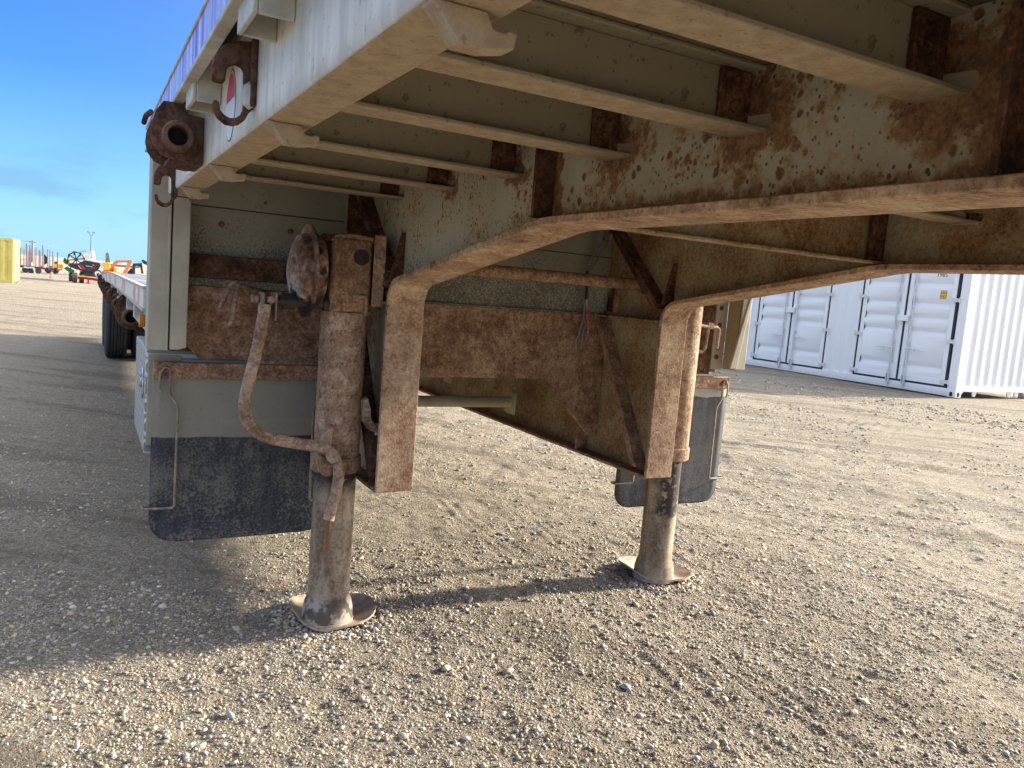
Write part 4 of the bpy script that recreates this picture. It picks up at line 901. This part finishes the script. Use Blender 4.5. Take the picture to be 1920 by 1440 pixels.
# local axes: x into the container (away from the yard), y along the doors
def casting(x0, x1, y0, y1, z0, z1):
    m = MB(); m.box(x0, x1, y0, y1, z0, z1); return m
for (x0, x1) in ((0, 0.178), (2.26, 2.438)):
    for (y0, y1) in ((0, 0.162), (CLEN-0.162, CLEN)):
        for (z0, z1) in ((0.0, 0.118), (CH-0.118, CH)):
            cc = cpart(casting(x0, x1, y0, y1, z0, z1), 'corner_casting', CT, None, 0.006)
            if x0 == 0:
                MB().prism(ellipse((y0+y1)/2, (z0+z1)/2, 0.030, 0.042, 16, 3), 'x', -0.0012, -0.0006).build('casting_hole', MSEAM, cc)
            if y0 == 0: MB().prism(ellipse((x0+x1)/2, (z0+z1)/2, 0.033, 0.042, 16, 3), 'y', -0.0012, -0.0006).build('casting_hole', MSEAM, cc)
for x0 in (0.004, 2.274):
    for y0 in (0.004, CLEN-0.164): cpart(MB().box(x0, x0+0.16, y0, y0+0.16, 0.1185, CH-0.1185), 'corner_post', CT, None, 0.004)
cpart(MB().box(0.006, 0.13, 0.1625, CLEN-0.1625, 0.012, 0.150), 'bottom_rail', CT, None, 0.004)
cpart(MB().box(0.006, 0.13, 0.1645, CLEN-0.1645, 2.70, CH-0.01), 'top_rail', CT, None, 0.004)
cpart(MB().box(0.165, 2.27, 0.008, 0.09, 0.115, 0.205), 'end_sill', CT, None, 0.004)
cpart(MB().box(0.165, 2.27, 0.008, 0.09, CH-0.13, CH-0.01), 'end_header', CT, None, 0.004)
for x in (0.62, 1.72, 1.95):
    MB().prism([(x-0.07, 0.1145), (x-0.035, 0.02), (x+0.035, 0.02), (x+0.07, 0.1145)], 'y', 0.03, 0.05).build('sill_foot', MWHITE, CT)
for x, sg in ((0.178, 1), (2.26, -1)): MB().prism([(x, 0.1145), (x+sg*0.10, 0.1145), (x, 0.03)], 'y', 0.02, 0.05).build('sill_gusset', MWHITE, CT)
def corrug(p0, p1, n, out, inn, f=0.36, s=0.14):
    """trapezoid corrugation: list of (along, depth)"""
    L_ = (p1-p0)/n; r = []
    for i in range(n):
        b = p0+i*L_; r += [(b, out), (b+f*L_, out), (b+(f+s)*L_, inn), (b+(2*f+s)*L_, inn)]
    return r+[(p1, out)]
def sheet(pts, z0, z1, along='x', base=0.0, sgn=1):
    v, f = [], []
    for a, d in pts:
        for z in (z0, z1): v.append((a, base+sgn*d, z) if along == 'x' else (base+sgn*d, a, z))
    for i in range(len(pts)-1): f.append((2*i, 2*i+2, 2*i+3, 2*i+1))
    n = len(v); v += [(x+(0 if along == 'x' else 0.003), y+(0.003 if along == 'x' else 0), z) for x, y, z in v]
    f += [tuple(i+n for i in reversed(q)) for q in f[:]]
    return MB().add(v, f)
cpart(sheet(corrug(0.167, 2.271, 8, 0.02, 0.058), 0.2055, CH-0.1305), 'end_wall', CT)
cpart(sheet(corrug(0.167, 2.271, 8, 0.02, 0.058), 0.2055, CH-0.1305, 'x', CLEN, -1), 'end_wall', CT)
cpart(sheet(corrug(0.1645, CLEN-0.1645, 38, 0.0, 0.036), 0.15, CH-0.1, 'y', 2.43, -1), 'back_wall', CT)
cpart(MB().box(0.03, 2.41, 0.06, CLEN-0.06, CH-0.03, CH-0.012), 'roof', CT)
cpart(MB().box(0.135, 2.39, 0.10, CLEN-0.1, 0.16, 0.20), 'container_floor', CT)
GRV = [2.10, 1.73, 1.465, 1.21, 0.565]                         # top edge of each pressed groove
def door_leaf(y0, y1, name='door'):
    fr = 0.085; zb, zt = 0.191, 2.659
    m = MB()
    prof = [(zt-0.09, 0.0)]
    for g in [2.46]+GRV: prof += [(g, 0.0), (g-0.062, 0.030), (g-0.10, 0.030), (g-0.165, 0.0)]
    prof += [(zb+0.09, 0.0)]
    v, f = [], []
    for z, d in prof:
        for y in (y0+fr, y1-fr): v.append((0.020+d, y, z))
    for i in range(len(prof)-1): f.append((2*i, 2*i+1, 2*i+3, 2*i+2))
    k = len(v)
    for i, (z, d) in enumerate(prof):                             # end caps of the grooves
        pass
    for yy in (0, 1):
        base = len(v); v += [(0.0201, (y0+fr, y1-fr)[yy], z) for z, d in prof]
        for i in range(len(prof)-1):
            if prof[i][1] or prof[i+1][1]: f.append((base+i, base+i+1, 2*(i+1)+yy, 2*i+yy))
    m.add(v, f)
    m.box(0.012, 0.055, y0, y0+fr, zb, zt); m.box(0.012, 0.055, y1-fr, y1, zb, zt)
    m.box(0.0125, 0.055, y0+fr, y1-fr, zb, zb+0.09); m.box(0.0125, 0.055, y0+fr, y1-fr, zt-0.09, zt)
    return m
rod_me = MB().lathe([(0.017, 0.06), (0.017, 2.76)], (0, 0, 0), 'z', 14).mesh('lock_rod', MGALV)
def handle_mesh(sg):
    m = MB(); m.box(-0.010, 0.012, -0.02, 0.03, -0.018, 0.018)
    m.tube([(-0.014, sg*0.02, 0.0), (-0.022, sg*0.10, 0.006), (-0.018, sg*0.20, 0.0), (-0.012, sg*0.33, -0.010)], [0.012, 0.010, 0.011, 0.008], 8)
    m.tube([(-0.006, sg*0.15, -0.03), (-0.030, sg*0.16, -0.005), (-0.020, sg*0.165, 0.035), (-0.006, sg*0.15, 0.045)], 0.007, 8); return m.mesh('rod_handle', MGALV)
hd = {s: handle_mesh(s) for s in (-1, 1)}
br_me = MB().box(-0.02, 0.012, -0.032, 0.032, -0.022, 0.022).mesh('rod_bracket', MWHITE)
cam_me = MB().box(-0.022, 0.010, -0.035, -0.024, -0.07, 0.07).box(-0.022, 0.010, 0.024, 0.035, -0.07, 0.07).tube([(-0.014, -0.03, 0.07), (-0.02, 0, 0.09), (-0.014, 0.03, 0.07)], 0.006, 8).box(-0.012, 0.01, -0.025, 0.025, -0.10, -0.07).mesh('rod_keeper', MGALV)
hg_me = MB().box(-0.008, 0.0115, -0.055, 0.10, -0.032, 0.032).lathe([(0.014, -0.05), (0.014, 0.05)], (-0.006, -0.055, 0), 'z', 10).mesh('door_hinge', MWHITE)
starts = [0.20, 2.93, 5.66, 8.39]; DW = 1.99
for i, y0 in enumerate(starts):
    ymid = y0+DW/2
    g = MB()
    for (a, b, c, d) in ((y0, y0+0.042, 0.1505, 2.6995), (y0+DW-0.042, y0+DW, 0.1505, 2.6995), (ymid-0.024, ymid+0.024, 0.1905, 2.6595)): g.box(0.022, 0.060, a, b, c, d)
    g.box(0.022, 0.060, y0+0.0425, y0+DW-0.0425, 0.1505, 0.190); g.box(0.022, 0.060, y0+0.0425, y0+DW-0.0425, 2.66, 2.6995)
    g.build('door_gasket', MGASK, CT)
    for (a, b, sg) in ((y0+0.043, ymid-0.025, -1), (ymid+0.025, y0+DW-0.043, 1)):
        leaf = cpart(door_leaf(a, b), 'door', CT, None, 0.002)
        ry = ymid+sg*0.165
        r = link('lock_rod', rod_me, leaf, loc=(-0.020, ry, 0))
        link('rod_handle', hd[sg], leaf, loc=(-0.020, ry, 0.775))
        for z in (0.90, 1.75, 2.3): link('rod_bracket', br_me, leaf, 0, loc=(-0.006, ry, z))
        for z in (0.20, 2.64): link('rod_keeper', cam_me, leaf, 0, loc=(-0.024, ry, z))
        for z in (0.26, 0.99, 1.73, 2.45):
            h = link('door_hinge', hg_me, leaf, 0, loc=(0.0, y0+0.01 if sg < 0 else y0+DW-0.01, z))
            if sg > 0: h.rotation_euler = (math.pi, 0, 0)
    lb = MB().box(-0.055, 0.010, ymid-0.10, ymid+0.10, 1.295, 1.405).build('lock_box', MWHITE, CT, 0.004)
    y1 = y0+DW; y2 = starts[i+1] if i < 3 else CLEN-0.164
    if y2-y1 > 0.2:
        cpart(sheet(corrug(y1+0.0005, y2-0.0005, 3, 0.012, 0.040, 0.30, 0.20), 0.1505, 2.6995, 'y'), 'wall_panel', CT)
        pkf = MB().box(0.0015, 0.0058, y1+0.12, y2-0.12, 0.012, 0.150).build('fork_pocket_plate', MWHITE, CT)
    if i == 0:
        first = None
# number and height plate on the leaf nearest the corner
def flat_text(txt, size, y, z, mat, name, parent, x):
    me = text_mesh(txt, size, 0.0006); me.materials.clear(); me.materials.append(mat)
    n = len(me.vertices); a = np.empty(n*3, np.float32); me.vertices.foreach_get('co', a); a = a.reshape(-1, 3)
    b = np.stack([x-a[:, 2], y-a[:, 0], z+a[:, 1]], -1); me.vertices.foreach_set('co', b.reshape(-1).astype(np.float32)); me.update()
    return link(name, me, parent)
MINK = m_flat('black ink', (0.015, 0.015, 0.02), 0.6, 0, 0.05); MYEL = m_flat('yellow label', (0.85, 0.50, 0.04), 0.5, 0, 0.03)
flat_text('1985', 0.105, 0.565, 2.172, MINK, 'container_number', CT, 0.0185)
hp_ = MB().prism(rounded(0.43, 0.55, 1.742, 1.892, 0.012), 'x', 0.0183, 0.0189).build('height_plate', MINK, CT)
MB().prism(rounded(0.437, 0.543, 1.749, 1.885, 0.008), 'x', 0.0177, 0.0182).build('plate_face', MYEL, hp_)
flat_text('2.9m', 0.055, 0.49, 1.850, MINK, 'plate_text', hp_, 0.0169); flat_text("9'6\"", 0.062, 0.49, 1.783, MINK, 'plate_text', hp_, 0.0169)

# ================================================================== the far yard
def mcol(name, c, rough=0.6): return m_flat(name, c, rough, 0, 0.12, 3)
C_YEL = mcol('yellow container paint', (0.66, 0.55, 0.15)); C_ORG = mcol('excavator orange', (0.60, 0.17, 0.04)); C_DRK = mcol('dark machine', (0.02, 0.021, 0.03))
C_RED = mcol('machine red', (0.30, 0.02, 0.04)); C_GRN = mcol('machine green', (0.03, 0.16, 0.05)); C_WHT = mcol('off white', (0.62, 0.62, 0.6)); C_GRY = mcol('steel grey', (0.22, 0.24, 0.27))
C_PNK = mcol('striped stake', (0.52, 0.36, 0.33)); C_RST = mcol('stake rust', (0.17, 0.09, 0.07)); C_MY = mcol('machine yellow', (0.72, 0.40, 0.04)); C_POLE = mcol('pole', (0.16, 0.17, 0.18)); C_TYR = mcol('far tyre', (0.05, 0.045, 0.04)); C_CON = mcol('cone orange', (0.85, 0.14, 0.08))
def U(px, py, Y): return AY(px, py, Y)
def H(z, x, Y):   # nothing: kept for clarity of heights
    return z
# yellow container: local x along the door end, y along the long side
yc0 = U(24.3, 531.6, 36.0); yc0[2] = 0; ye = U(36.5, 531, 37.6); rz = math.atan2(ye[1]-36.0, ye[0]-yc0[0])
YC = empty('yellow_container', (yc0[0], yc0[1], 0), rz)
tag(YC, 'pale yellow shipping container cut by the left picture edge', 'container')
wd, hh, ln = 1.62, 1.80, 4.5
m = MB(); pts = corrug(0.07, ln-0.07, 16, 0.0, 0.045); v, f = [], []
for a, d in pts:
    for z in (0.12, hh-0.1): v.append((0.012+d, a, z))
for i in range(len(pts)-1): f.append((2*i, 2*i+2, 2*i+3, 2*i+1))
m.add(v, f).build('side_wall', C_YEL, YC)
MB().box(0.06, wd-0.02, 0.05, ln, 0.05, hh-0.012).build('body', C_YEL, YC)
for (x, y) in ((0, 0), (wd-0.09, 0), (0, ln-0.09)): MB().box(x, x+0.09, y, y+0.09, 0, hh).build('corner_post', C_YEL, YC)
MB().box(0.003, 0.09, 0.0905, ln-0.0905, 0.01, 0.12).build('bottom_rail', C_YEL, YC); MB().box(0.003, 0.09, 0.0905, ln-0.0905, hh-0.1, hh-0.003).build('top_rail', C_YEL, YC)
for k in range(2):
    x0 = 0.095+k*(wd-0.19)/2
    d = MB().box(x0, x0+(wd-0.19)/2-0.012, 0.012, 0.05, 0.10, hh-0.09).build('door', C_YEL, YC)
    for q in (0.25, 0.68): MB().lathe([(0.014, 0.06), (0.014, hh-0.05)], (x0+q*(wd-0.19)/2, -0.01, 0), 'z', 8).build('lock_rod', C_GRY, d)
    MB().box(x0+0.1, x0+0.55, -0.02, 0.01, 0.62, 0.66).build('rod_handle', C_GRY, d)
    MB().box(x0+0.55, x0+0.60, -0.004, 0.0118, 0.12, hh-0.12).build('door_gasket', MGASK, d)

# trailer with upright log stakes
LT = empty('log_trailer', (-4.0, 60, 0)); tag(LT, 'parked logging trailer with a row of tall upright striped stakes', 'trailer')
def lp(px, py, Y): return U(px, py, Y)-np.array([-4.0, 60, 0])
bed = [lp(38, 498.5, 60), lp(92, 503.5, 60)]
MB().prism([(bed[0][0]-1.2, 0.52), (bed[1][0], 0.40), (bed[1][0], 0.30), (bed[0][0]-1.2, 0.38)], 'y', -0.9, 0.9).build('bed', C_DRK, LT)
for i, (px, py, cm_) in enumerate(((38.5, 464, C_RST), (45, 468, C_GRY), (49.6, 456.5, C_RST), (51.2, 461, C_PNK), (53.5, 470, C_PNK), (56, 459, C_RST), (57.5, 468, C_PNK), (64, 467, C_PNK), (67.5, 464, C_GRY), (73.5, 469, C_RST), (76, 471, C_PNK), (80, 459.5, C_GRY), (81.5, 466, C_PNK), (89.5, 467, C_GRY), (91, 472, C_WHT), (93.5, 468, C_GRY), (98.7, 471, C_GRY), (100.5, 478, C_PNK), (108, 473, C_RST))):
    yy = -0.8 if i % 2 else 0.8
    a = lp(px, py, 60+yy); w = 0.026 if cm_ is not C_PNK else 0.034
    MB().box(a[0]-w, a[0]+w, yy-w, yy+w, 0.43, a[2]).build('stake', cm_, LT)
for (px, Y) in ((49, 60), (60, 60), (73, 60)):
    a = lp(px, 505, Y); MB().lathe([(0.10, -0.06), (0.19, -0.05), (0.19, 0.05), (0.10, 0.06)], (a[0], -0.85, 0.19), 'y', 20).build('wheel', C_TYR, LT)
MB().prism([(lp(46, 505, 60)[0], 0.42), (lp(66, 503, 60)[0], 0.40), (lp(68, 510, 60)[0], 0.0), (lp(66, 510, 60)[0], 0.0), (lp(63, 505.5, 60)[0], 0.32), (lp(46, 507, 60)[0], 0.32)], 'y', -1.0, -0.93).build('landing_frame', C_WHT, LT)
a = lp(79.5, 501, 60); MB().lathe([(0.10, -0.03), (0.10, 0.03)], (a[0], -0.95, 0.42), 'y', 16).build('hose_reel', C_RED, LT)
MB().prism([(lp(83, 478, 60)[0], 1.32), (lp(88.5, 482, 60)[0], 1.15), (lp(89, 492, 60)[0], 0.75), (lp(83, 495, 60)[0], 0.6)], 'y', -0.3, 0.3).build('headboard', C_DRK, LT)

# yellow and orange machine behind
YM = empty('crawler_machine', (-3.1, 64, 0)); tag(YM, 'low yellow and orange crawler machine with dark tracks far behind the cone', 'machine')
def ym(px, py): q = U(px, py, 64); return (float(q[0]+3.1), float(q[2]))
MB().prism([ym(99, 495), ym(118, 495), ym(120, 503), ym(98, 503)], 'y', -0.5, 0.6).build('body', C_MY, YM, 0.02)
MB().prism([ym(102, 491), ym(108, 491), ym(108, 494.8), ym(102, 494.8)], 'y', -0.3, 0.3).build('cab', C_DRK, YM)
MB().prism([ym(88, 501), ym(93, 497), ym(100, 499), ym(107, 503), ym(107, 506), ym(90, 508)], 'y', -0.75, -0.52).build('front_frame', C_ORG, YM, 0.02)
for px in (91.5, 104.5):
    q = ym(px, 509); MB().lathe([(0.08, -0.15), (0.22, -0.14), (0.22, 0.14), (0.08, 0.15)], (q[0], -0.8, 0.22), 'y', 22).build('track_wheel', C_TYR, YM)
MB().prism([ym(96, 506), ym(117, 504), ym(117, 506.5), ym(96, 509)], 'y', -0.95, -0.9).build('step_rail', C_GRY, YM)

# traffic cone
q = U(96.2, 518, 50); TCN = empty('traffic_cone', (q[0], 50, 0)); tag(TCN, 'small orange traffic cone alone on the far gravel', 'cone')
MB().lathe([(0.10, 0.02), (0.075, 0.10), (0.06, 0.16), (0.025, 0.33), (0.02, 0.34)], (0, 0, 0), 'z', 16).build('cone_body', C_CON, TCN)
MB().lathe([(0.078, 0.095), (0.065, 0.16)], (0, 0, 0), 'z', 16).build('reflective_band', C_WHT, TCN); MB().box(-0.13, 0.13, -0.13, 0.13, 0.0, 0.025).build('cone_base', C_CON, TCN)

# harvester header on its red transport trailer
HX, HY = -1.6, 43.0
HD = empty('harvester_header', (HX, HY, 0.35)); tag(HD, 'dark harvester header with reel, red side stripe and small white wheel', 'farm machine')
def hp2(px, py): q = U(px, py, HY); return (float(q[0]-HX), float(q[2]-0.35))
MB().prism([hp2(127, 497), hp2(133, 493), hp2(146, 494), hp2(160, 488), hp2(178, 491), hp2(187.5, 493), hp2(188.5, 499), hp2(183, 508), hp2(171, 512), hp2(156, 508.5), hp2(140, 504), hp2(130, 500)], 'y', -0.06, 0.0).build('end_shield', C_DRK, HD, 0.02)
MB().prism([hp2(129, 498), hp2(146, 495), hp2(187, 494), hp2(186, 504), hp2(171, 511), hp2(140, 503)], 'y', 0.005, 3.6).build('draper_deck', C_DRK, HD)
MB().prism([hp2(145.5, 497.5), hp2(153.5, 496.0), hp2(161, 505.2), hp2(154, 505.2), hp2(149.5, 503)], 'y', -0.07, -0.0605).build('red_panel', C_RED, HD)
MB().prism([hp2(146, 498), hp2(147.5, 497.6), hp2(152.5, 504), hp2(151, 503.5)], 'y', -0.078, -0.071).build('white_stripe', C_WHT, HD)
MB().prism([hp2(164, 505.2), hp2(175, 502.5), hp2(180, 498), hp2(180.5, 493.8), hp2(181.5, 494), hp2(181, 499), hp2(176, 503.8), hp2(166, 506)], 'y', -0.07, -0.0605).build('red_stripe', C_RED, HD)
MB().prism([hp2(161, 498.0), hp2(174, 500), hp2(174, 500.8), hp2(161, 499.0)], 'y', -0.07, -0.0605).build('lettering', C_WHT, HD)
MB().prism([hp2(173, 496.3), hp2(177, 496.8), hp2(177, 497.6), hp2(173, 497.0)], 'y', -0.07, -0.0605).build('lettering', C_WHT, HD)
rc = hp2(142.5, 486.5); R = 0.38
reel = MB().lathe([(0.05, 0.0), (0.05, 3.5)], (rc[0], 0.02, rc[1]), 'y', 10).build('reel', C_DRK, HD)
for k in range(8):
    a = k*math.pi/4+0.2; x, z = rc[0]+R*math.cos(a), rc[1]+R*math.sin(a)
    MB().tube([(rc[0], 0.1, rc[1]), (x, 0.1, z)], 0.028, 6).build('reel_arm', C_DRK, reel)
    MB().tube([(x, 0.02, z), (x, 3.5, z)], 0.035, 6).build('reel_bat', C_DRK, reel)
    a2 = a+math.pi/4; MB().tube([(x, 0.1, z), (rc[0]+R*math.cos(a2), 0.1, rc[1]+R*math.sin(a2))], 0.03, 6).build('reel_rim', C_DRK, reel)
    for yy in np.arange(0.4, 3.5, 0.5): MB().tube([(x, yy, z), (x-0.05, yy, z-0.16)], 0.012, 4).build('reel_tine', C_DRK, reel)
MB().prism([hp2(118, 491), hp2(119.5, 483), hp2(123, 484), hp2(128, 491), hp2(129, 497), hp2(122, 495)], 'y', 0.3, 0.5).build('crop_divider', C_GRN, HD, 0.01)
MB().prism([hp2(119, 503), hp2(125, 500), hp2(140, 508), hp2(138, 512), hp2(130, 511)], 'y', 0.02, 1.2).build('green_shield', C_GRN, HD, 0.01)
MB().tube([(hp2(146, 473)[0], 0.4, hp2(146, 473)[1]), (hp2(135, 471)[0], 0.4, hp2(135, 471)[1])], 0.018, 6).tube([(hp2(149, 473)[0], 0.4, hp2(149, 473)[1]), (hp2(161, 470)[0], 0.4, hp2(161, 470)[1])], 0.02, 6).build('lift_arm', C_GRY, HD)
wq = hp2(183, 513); hw2 = MB().lathe([(0.10, -0.05), (0.20, -0.06), (0.20, 0.06), (0.10, 0.05)], (wq[0], -0.16, wq[1]), 'y', 24).build('gauge_wheel', C_TYR, HD); MB().lathe([(0.13, -0.062), (0.13, -0.055), (0.03, -0.05)], (wq[0], -0.16, wq[1]), 'y', 20).build('rim', C_WHT, hw2)
MB().prism([hp2(188, 494), hp2(193, 495), hp2(195, 504), hp2(191, 505), hp2(189, 500)], 'y', 0.1, 0.4).build('white_bracket', C_WHT, HD)
HT = empty('header_trailer', (HX, HY, 0)); tag(HT, 'low red transport trailer on grey tyres under the dark harvester header', 'trailer')
def ht(px, py): q = U(px, py, HY-0.1); return (float(q[0]-HX), float(q[2]))
MB().prism([ht(144, 519.5), ht(160, 519.5), ht(190, 523), ht(189, 527), ht(180, 527), ht(160, 523.5), ht(144, 522.5)], 'y', -0.05, 0.3).build('frame', C_RED, HT, 0.01)
MB().prism([ht(134, 514), ht(146, 516), ht(176, 519), ht(176, 520), ht(146, 518.5), ht(134, 516)], 'y', -0.2, -0.1).build('cross_frame', C_MY, HT)
for px, y in ((140.5, -0.15), (153, 0.2), (132.5, 2.0)):
    q = ht(px, 520); MB().lathe([(0.14, -0.11), (0.25, -0.10), (0.25, 0.10), (0.14, 0.11)], (q[0], y, 0.25), 'x', 22).build('wheel', C_TYR, HT)
q = ht(165.5, 523); MB().box(q[0]-0.04, q[0]+0.04, -0.14, -0.06, 0.05, 0.30).box(q[0]-0.10, q[0]+0.10, -0.2, 0.0, 0.0, 0.045).build('jack', C_RED, HT)

# excavator
EX = empty('excavator', (0.6, 55, 0)); tag(EX, 'orange excavator with its boom bent over beyond the trailer deck', 'excavator')
def ex(px, py): q = U(px, py, 55); return (float(q[0]-0.6), float(q[2]))
MB().prism([ex(194, 513), ex(195, 506), ex(206, 505), ex(209, 497), ex(213, 491.5), ex(219, 488), ex(236, 488), ex(246, 486.8), ex(248.5, 488.5), ex(248, 492), ex(243, 492.5), ex(236, 491.5), ex(222, 493), ex(216, 497), ex(213, 503), ex(213, 513)], 'y', -0.12, 0.12).build('boom', C_ORG, EX, 0.02)
MB().prism([ex(240, 491), ex(248.3, 489), ex(238, 512), ex(230, 512), ex(236, 500)], 'y', -0.1, 0.1).build('stick', C_ORG, EX, 0.02)
MB().tube([(ex(243, 490)[0], -0.13, ex(243, 490)[1]), (ex(234, 506)[0], -0.13, ex(234, 506)[1])], 0.022, 6).build('cylinder', C_GRY, EX)
MB().prism([ex(213, 502), ex(219, 501), ex(220, 513), ex(212, 513)], 'y', -0.4, 0.7).build('house', C_MY, EX, 0.03)
MB().box(ex(196, 518)[0], ex(226, 518)[0], -0.7, 1.0, 0.0, 0.28).build('track', C_TYR, EX, 0.08)
MB().box(ex(194, 514)[0], ex(224, 514)[0], -0.6, 0.9, 0.281, 0.55).build('counterweight', C_ORG, EX, 0.03)
# dark gooseneck frame
GN = empty('gooseneck_frame', (1.9, 52, 0)); tag(GN, 'dark gooseneck hitch frame standing right of the orange excavator', 'trailer part')
def gn(px, py): q = U(px, py, 52); return (float(q[0]-1.9), float(q[2]))
MB().prism([gn(248, 516), gn(249, 494), gn(263, 493.5), gn(263, 497), gn(253, 499), gn(253, 516)], 'y', -0.3, 0.3).build('front_frame', C_DRK, GN, 0.01)
MB().prism([gn(258, 499), gn(262, 493), gn(266, 493), gn(269, 513), gn(265, 513), gn(263, 501)], 'y', -0.05, 0.05).build('neck_leg', C_DRK, GN)
MB().prism([gn(265, 489), gn(268, 486.5), gn(274, 490), gn(280, 495), gn(280, 499), gn(270, 495)], 'y', -0.05, 0.05).build('coupler', C_DRK, GN)
MB().prism([gn(240, 511), gn(246, 504), gn(250, 503), gn(250, 518), gn(240, 518)], 'y', 0.4, 1.0).build('toolbox', C_DRK, GN)
MB().box(gn(250, 518)[0], gn(285, 518)[0], -0.5, 0.5, 0.0, 0.5).build('deck_frame', C_WHT, GN)
# combine harvester parts: white auger, green mast
AU = empty('combine_harvester', (-1.6, 62, 0)); tag(AU, 'pale combine harvester with raised unloading auger behind the dark header', 'combine')
def au(px, py): q = U(px, py, 62); return (float(q[0]+1.6), float(q[2]))
MB().prism([au(152, 478), au(166, 476), au(170, 480), au(178, 492), au(178, 508), au(150, 508)], 'y', -0.8, 1.2).build('body', C_WHT, AU, 0.04)
MB().prism([au(169.5, 489), au(170, 470), au(172.5, 466.5), au(176, 470), au(178, 478), au(178, 490)], 'y', -0.3, 0.3).build('auger', C_WHT, AU, 0.02)
MB().prism([au(170.8, 477), au(173, 477), au(173, 484), au(170.8, 484)], 'y', -0.82, -0.805).build('window', C_DRK, AU)
MB().box(au(150, 512)[0], au(178, 512)[0], -0.7, 1.0, 0.0, 0.45).build('chassis', C_DRK, AU)
GM = empty('green_loader', (0.0, 66, 0)); tag(GM, 'green machine with a tall narrow mast left of the orange boom', 'machine')
def gm(px, py): q = U(px, py, 66); return (float(q[0]), float(q[2]))
MB().prism([gm(197, 500), gm(198.5, 474), gm(203, 474), gm(206.5, 492), gm(206.5, 508), gm(196, 508)], 'y', -0.2, 0.2).build('mast', mcol('mast green', (0.12, 0.17, 0.11)), GM)
MB().prism([gm(194, 492), gm(204, 492), gm(207, 500), gm(207, 512), gm(193, 512)], 'y', -0.6, -0.25).build('cab', C_MY, GM, 0.03)
MB().box(gm(192, 515)[0], gm(212, 515)[0], -0.6, 0.8, 0.0, 0.4).build('chassis', C_TYR, GM)
MB().tube([(gm(203, 474)[0], 0, gm(203, 474)[1]), (gm(203, 468)[0], 0, gm(203, 468)[1])], 0.025, 6).build('exhaust', C_GRY, GM)
# poles
q0, q1 = U(60.8, 451, 150), U(60.8, 495, 150); UP = empty('utility_pole', (q1[0], 150, 0)); tag(UP, 'wooden utility pole with wires above the log stakes', 'pole')
MB().lathe([(0.19, 0.0), (0.13, q0[2])], (0, 0, 0), 'z', 10).build('pole', C_POLE, UP)
MB().box(-0.5, 0.5, -0.06, 0.06, q0[2]-0.30, q0[2]-0.18).build('cross_arm', C_POLE, UP)
def wire(a, b, sag): 
    P = [np.array(a)+(np.array(b)-np.array(a))*t-np.array([0, 0, sag*4*t*(1-t)]) for t in np.linspace(0, 1, 9)]
    MB().tube([P3(*p) for p in P], 0.022, 5).build('wire', C_POLE, UP)
wire((-0.3, 0, q0[2]-0.15), (-20, 30, q0[2]+0.6), 0.3); wire((0.3, 0, q0[2]-0.15), (14, 60, q0[2]-1.6), 0.4)
q0 = U(171.2, 441, 170); LPO = empty('light_pole', (q0[0], 170, 0)); tag(LPO, 'tall yard light pole with two floodlights on a forked arm', 'light pole')
MB().lathe([(0.16, 0), (0.10, q0[2])], (0, 0, 0), 'z', 10).build('pole', C_POLE, LPO)
for s, px, py in ((-1, 166, 435.3), (1, 176, 436.3)):
    e = U(px, py, 170); dx = float(e[0]-q0[0]); z = float(e[2])
    MB().tube([(0, 0, q0[2]-0.02), (dx*0.6, 0, q0[2]), (dx*0.65, 0, z-0.2)], 0.06, 6).build('arm', C_POLE, LPO)
    MB().prism([(dx-0.32, z-0.02), (dx+0.26, z-0.14), (dx+0.26, z+0.08), (dx-0.2, z+0.20)], 'y', -0.25, 0.25).build('floodlight', C_GRY, LPO, 0.03)
# distant sheds
for (px0, px1, py, Y, c, lab) in ((-40, 62, 492.5, 210, (0.45, 0.48, 0.52), 'long low white shed far beyond the log stakes'), (82, 126, 491.2, 230, (0.42, 0.43, 0.45), 'low grey shed far away between stakes and header'), (186, 262, 492.5, 220, (0.45, 0.5, 0.53), 'low pale blue shed far behind the excavator')):
    a, b = U(px0, py, Y), U(px1, py, Y); sh = empty('distant_shed', (a[0], Y, 0)); tag(sh, lab, 'shed'); mc_ = mcol('shed wall', c); w_ = float(b[0]-a[0]); h_ = float(a[2])
    MB().box(0, w_, 0, 12, 0, h_*0.8).build('wall', mc_, sh); MB().prism([(-0.3, h_*0.8), (12.3, h_*0.8), (6, h_)], 'x', -0.3, w_+0.3).build('roof', C_GRY, sh)
    for k in range(3): MB().box(w_*(0.15+0.28*k), w_*(0.15+0.28*k)+2.6, -0.06, -0.01, 0.0, h_*0.55).build('door', C_GRY, sh)
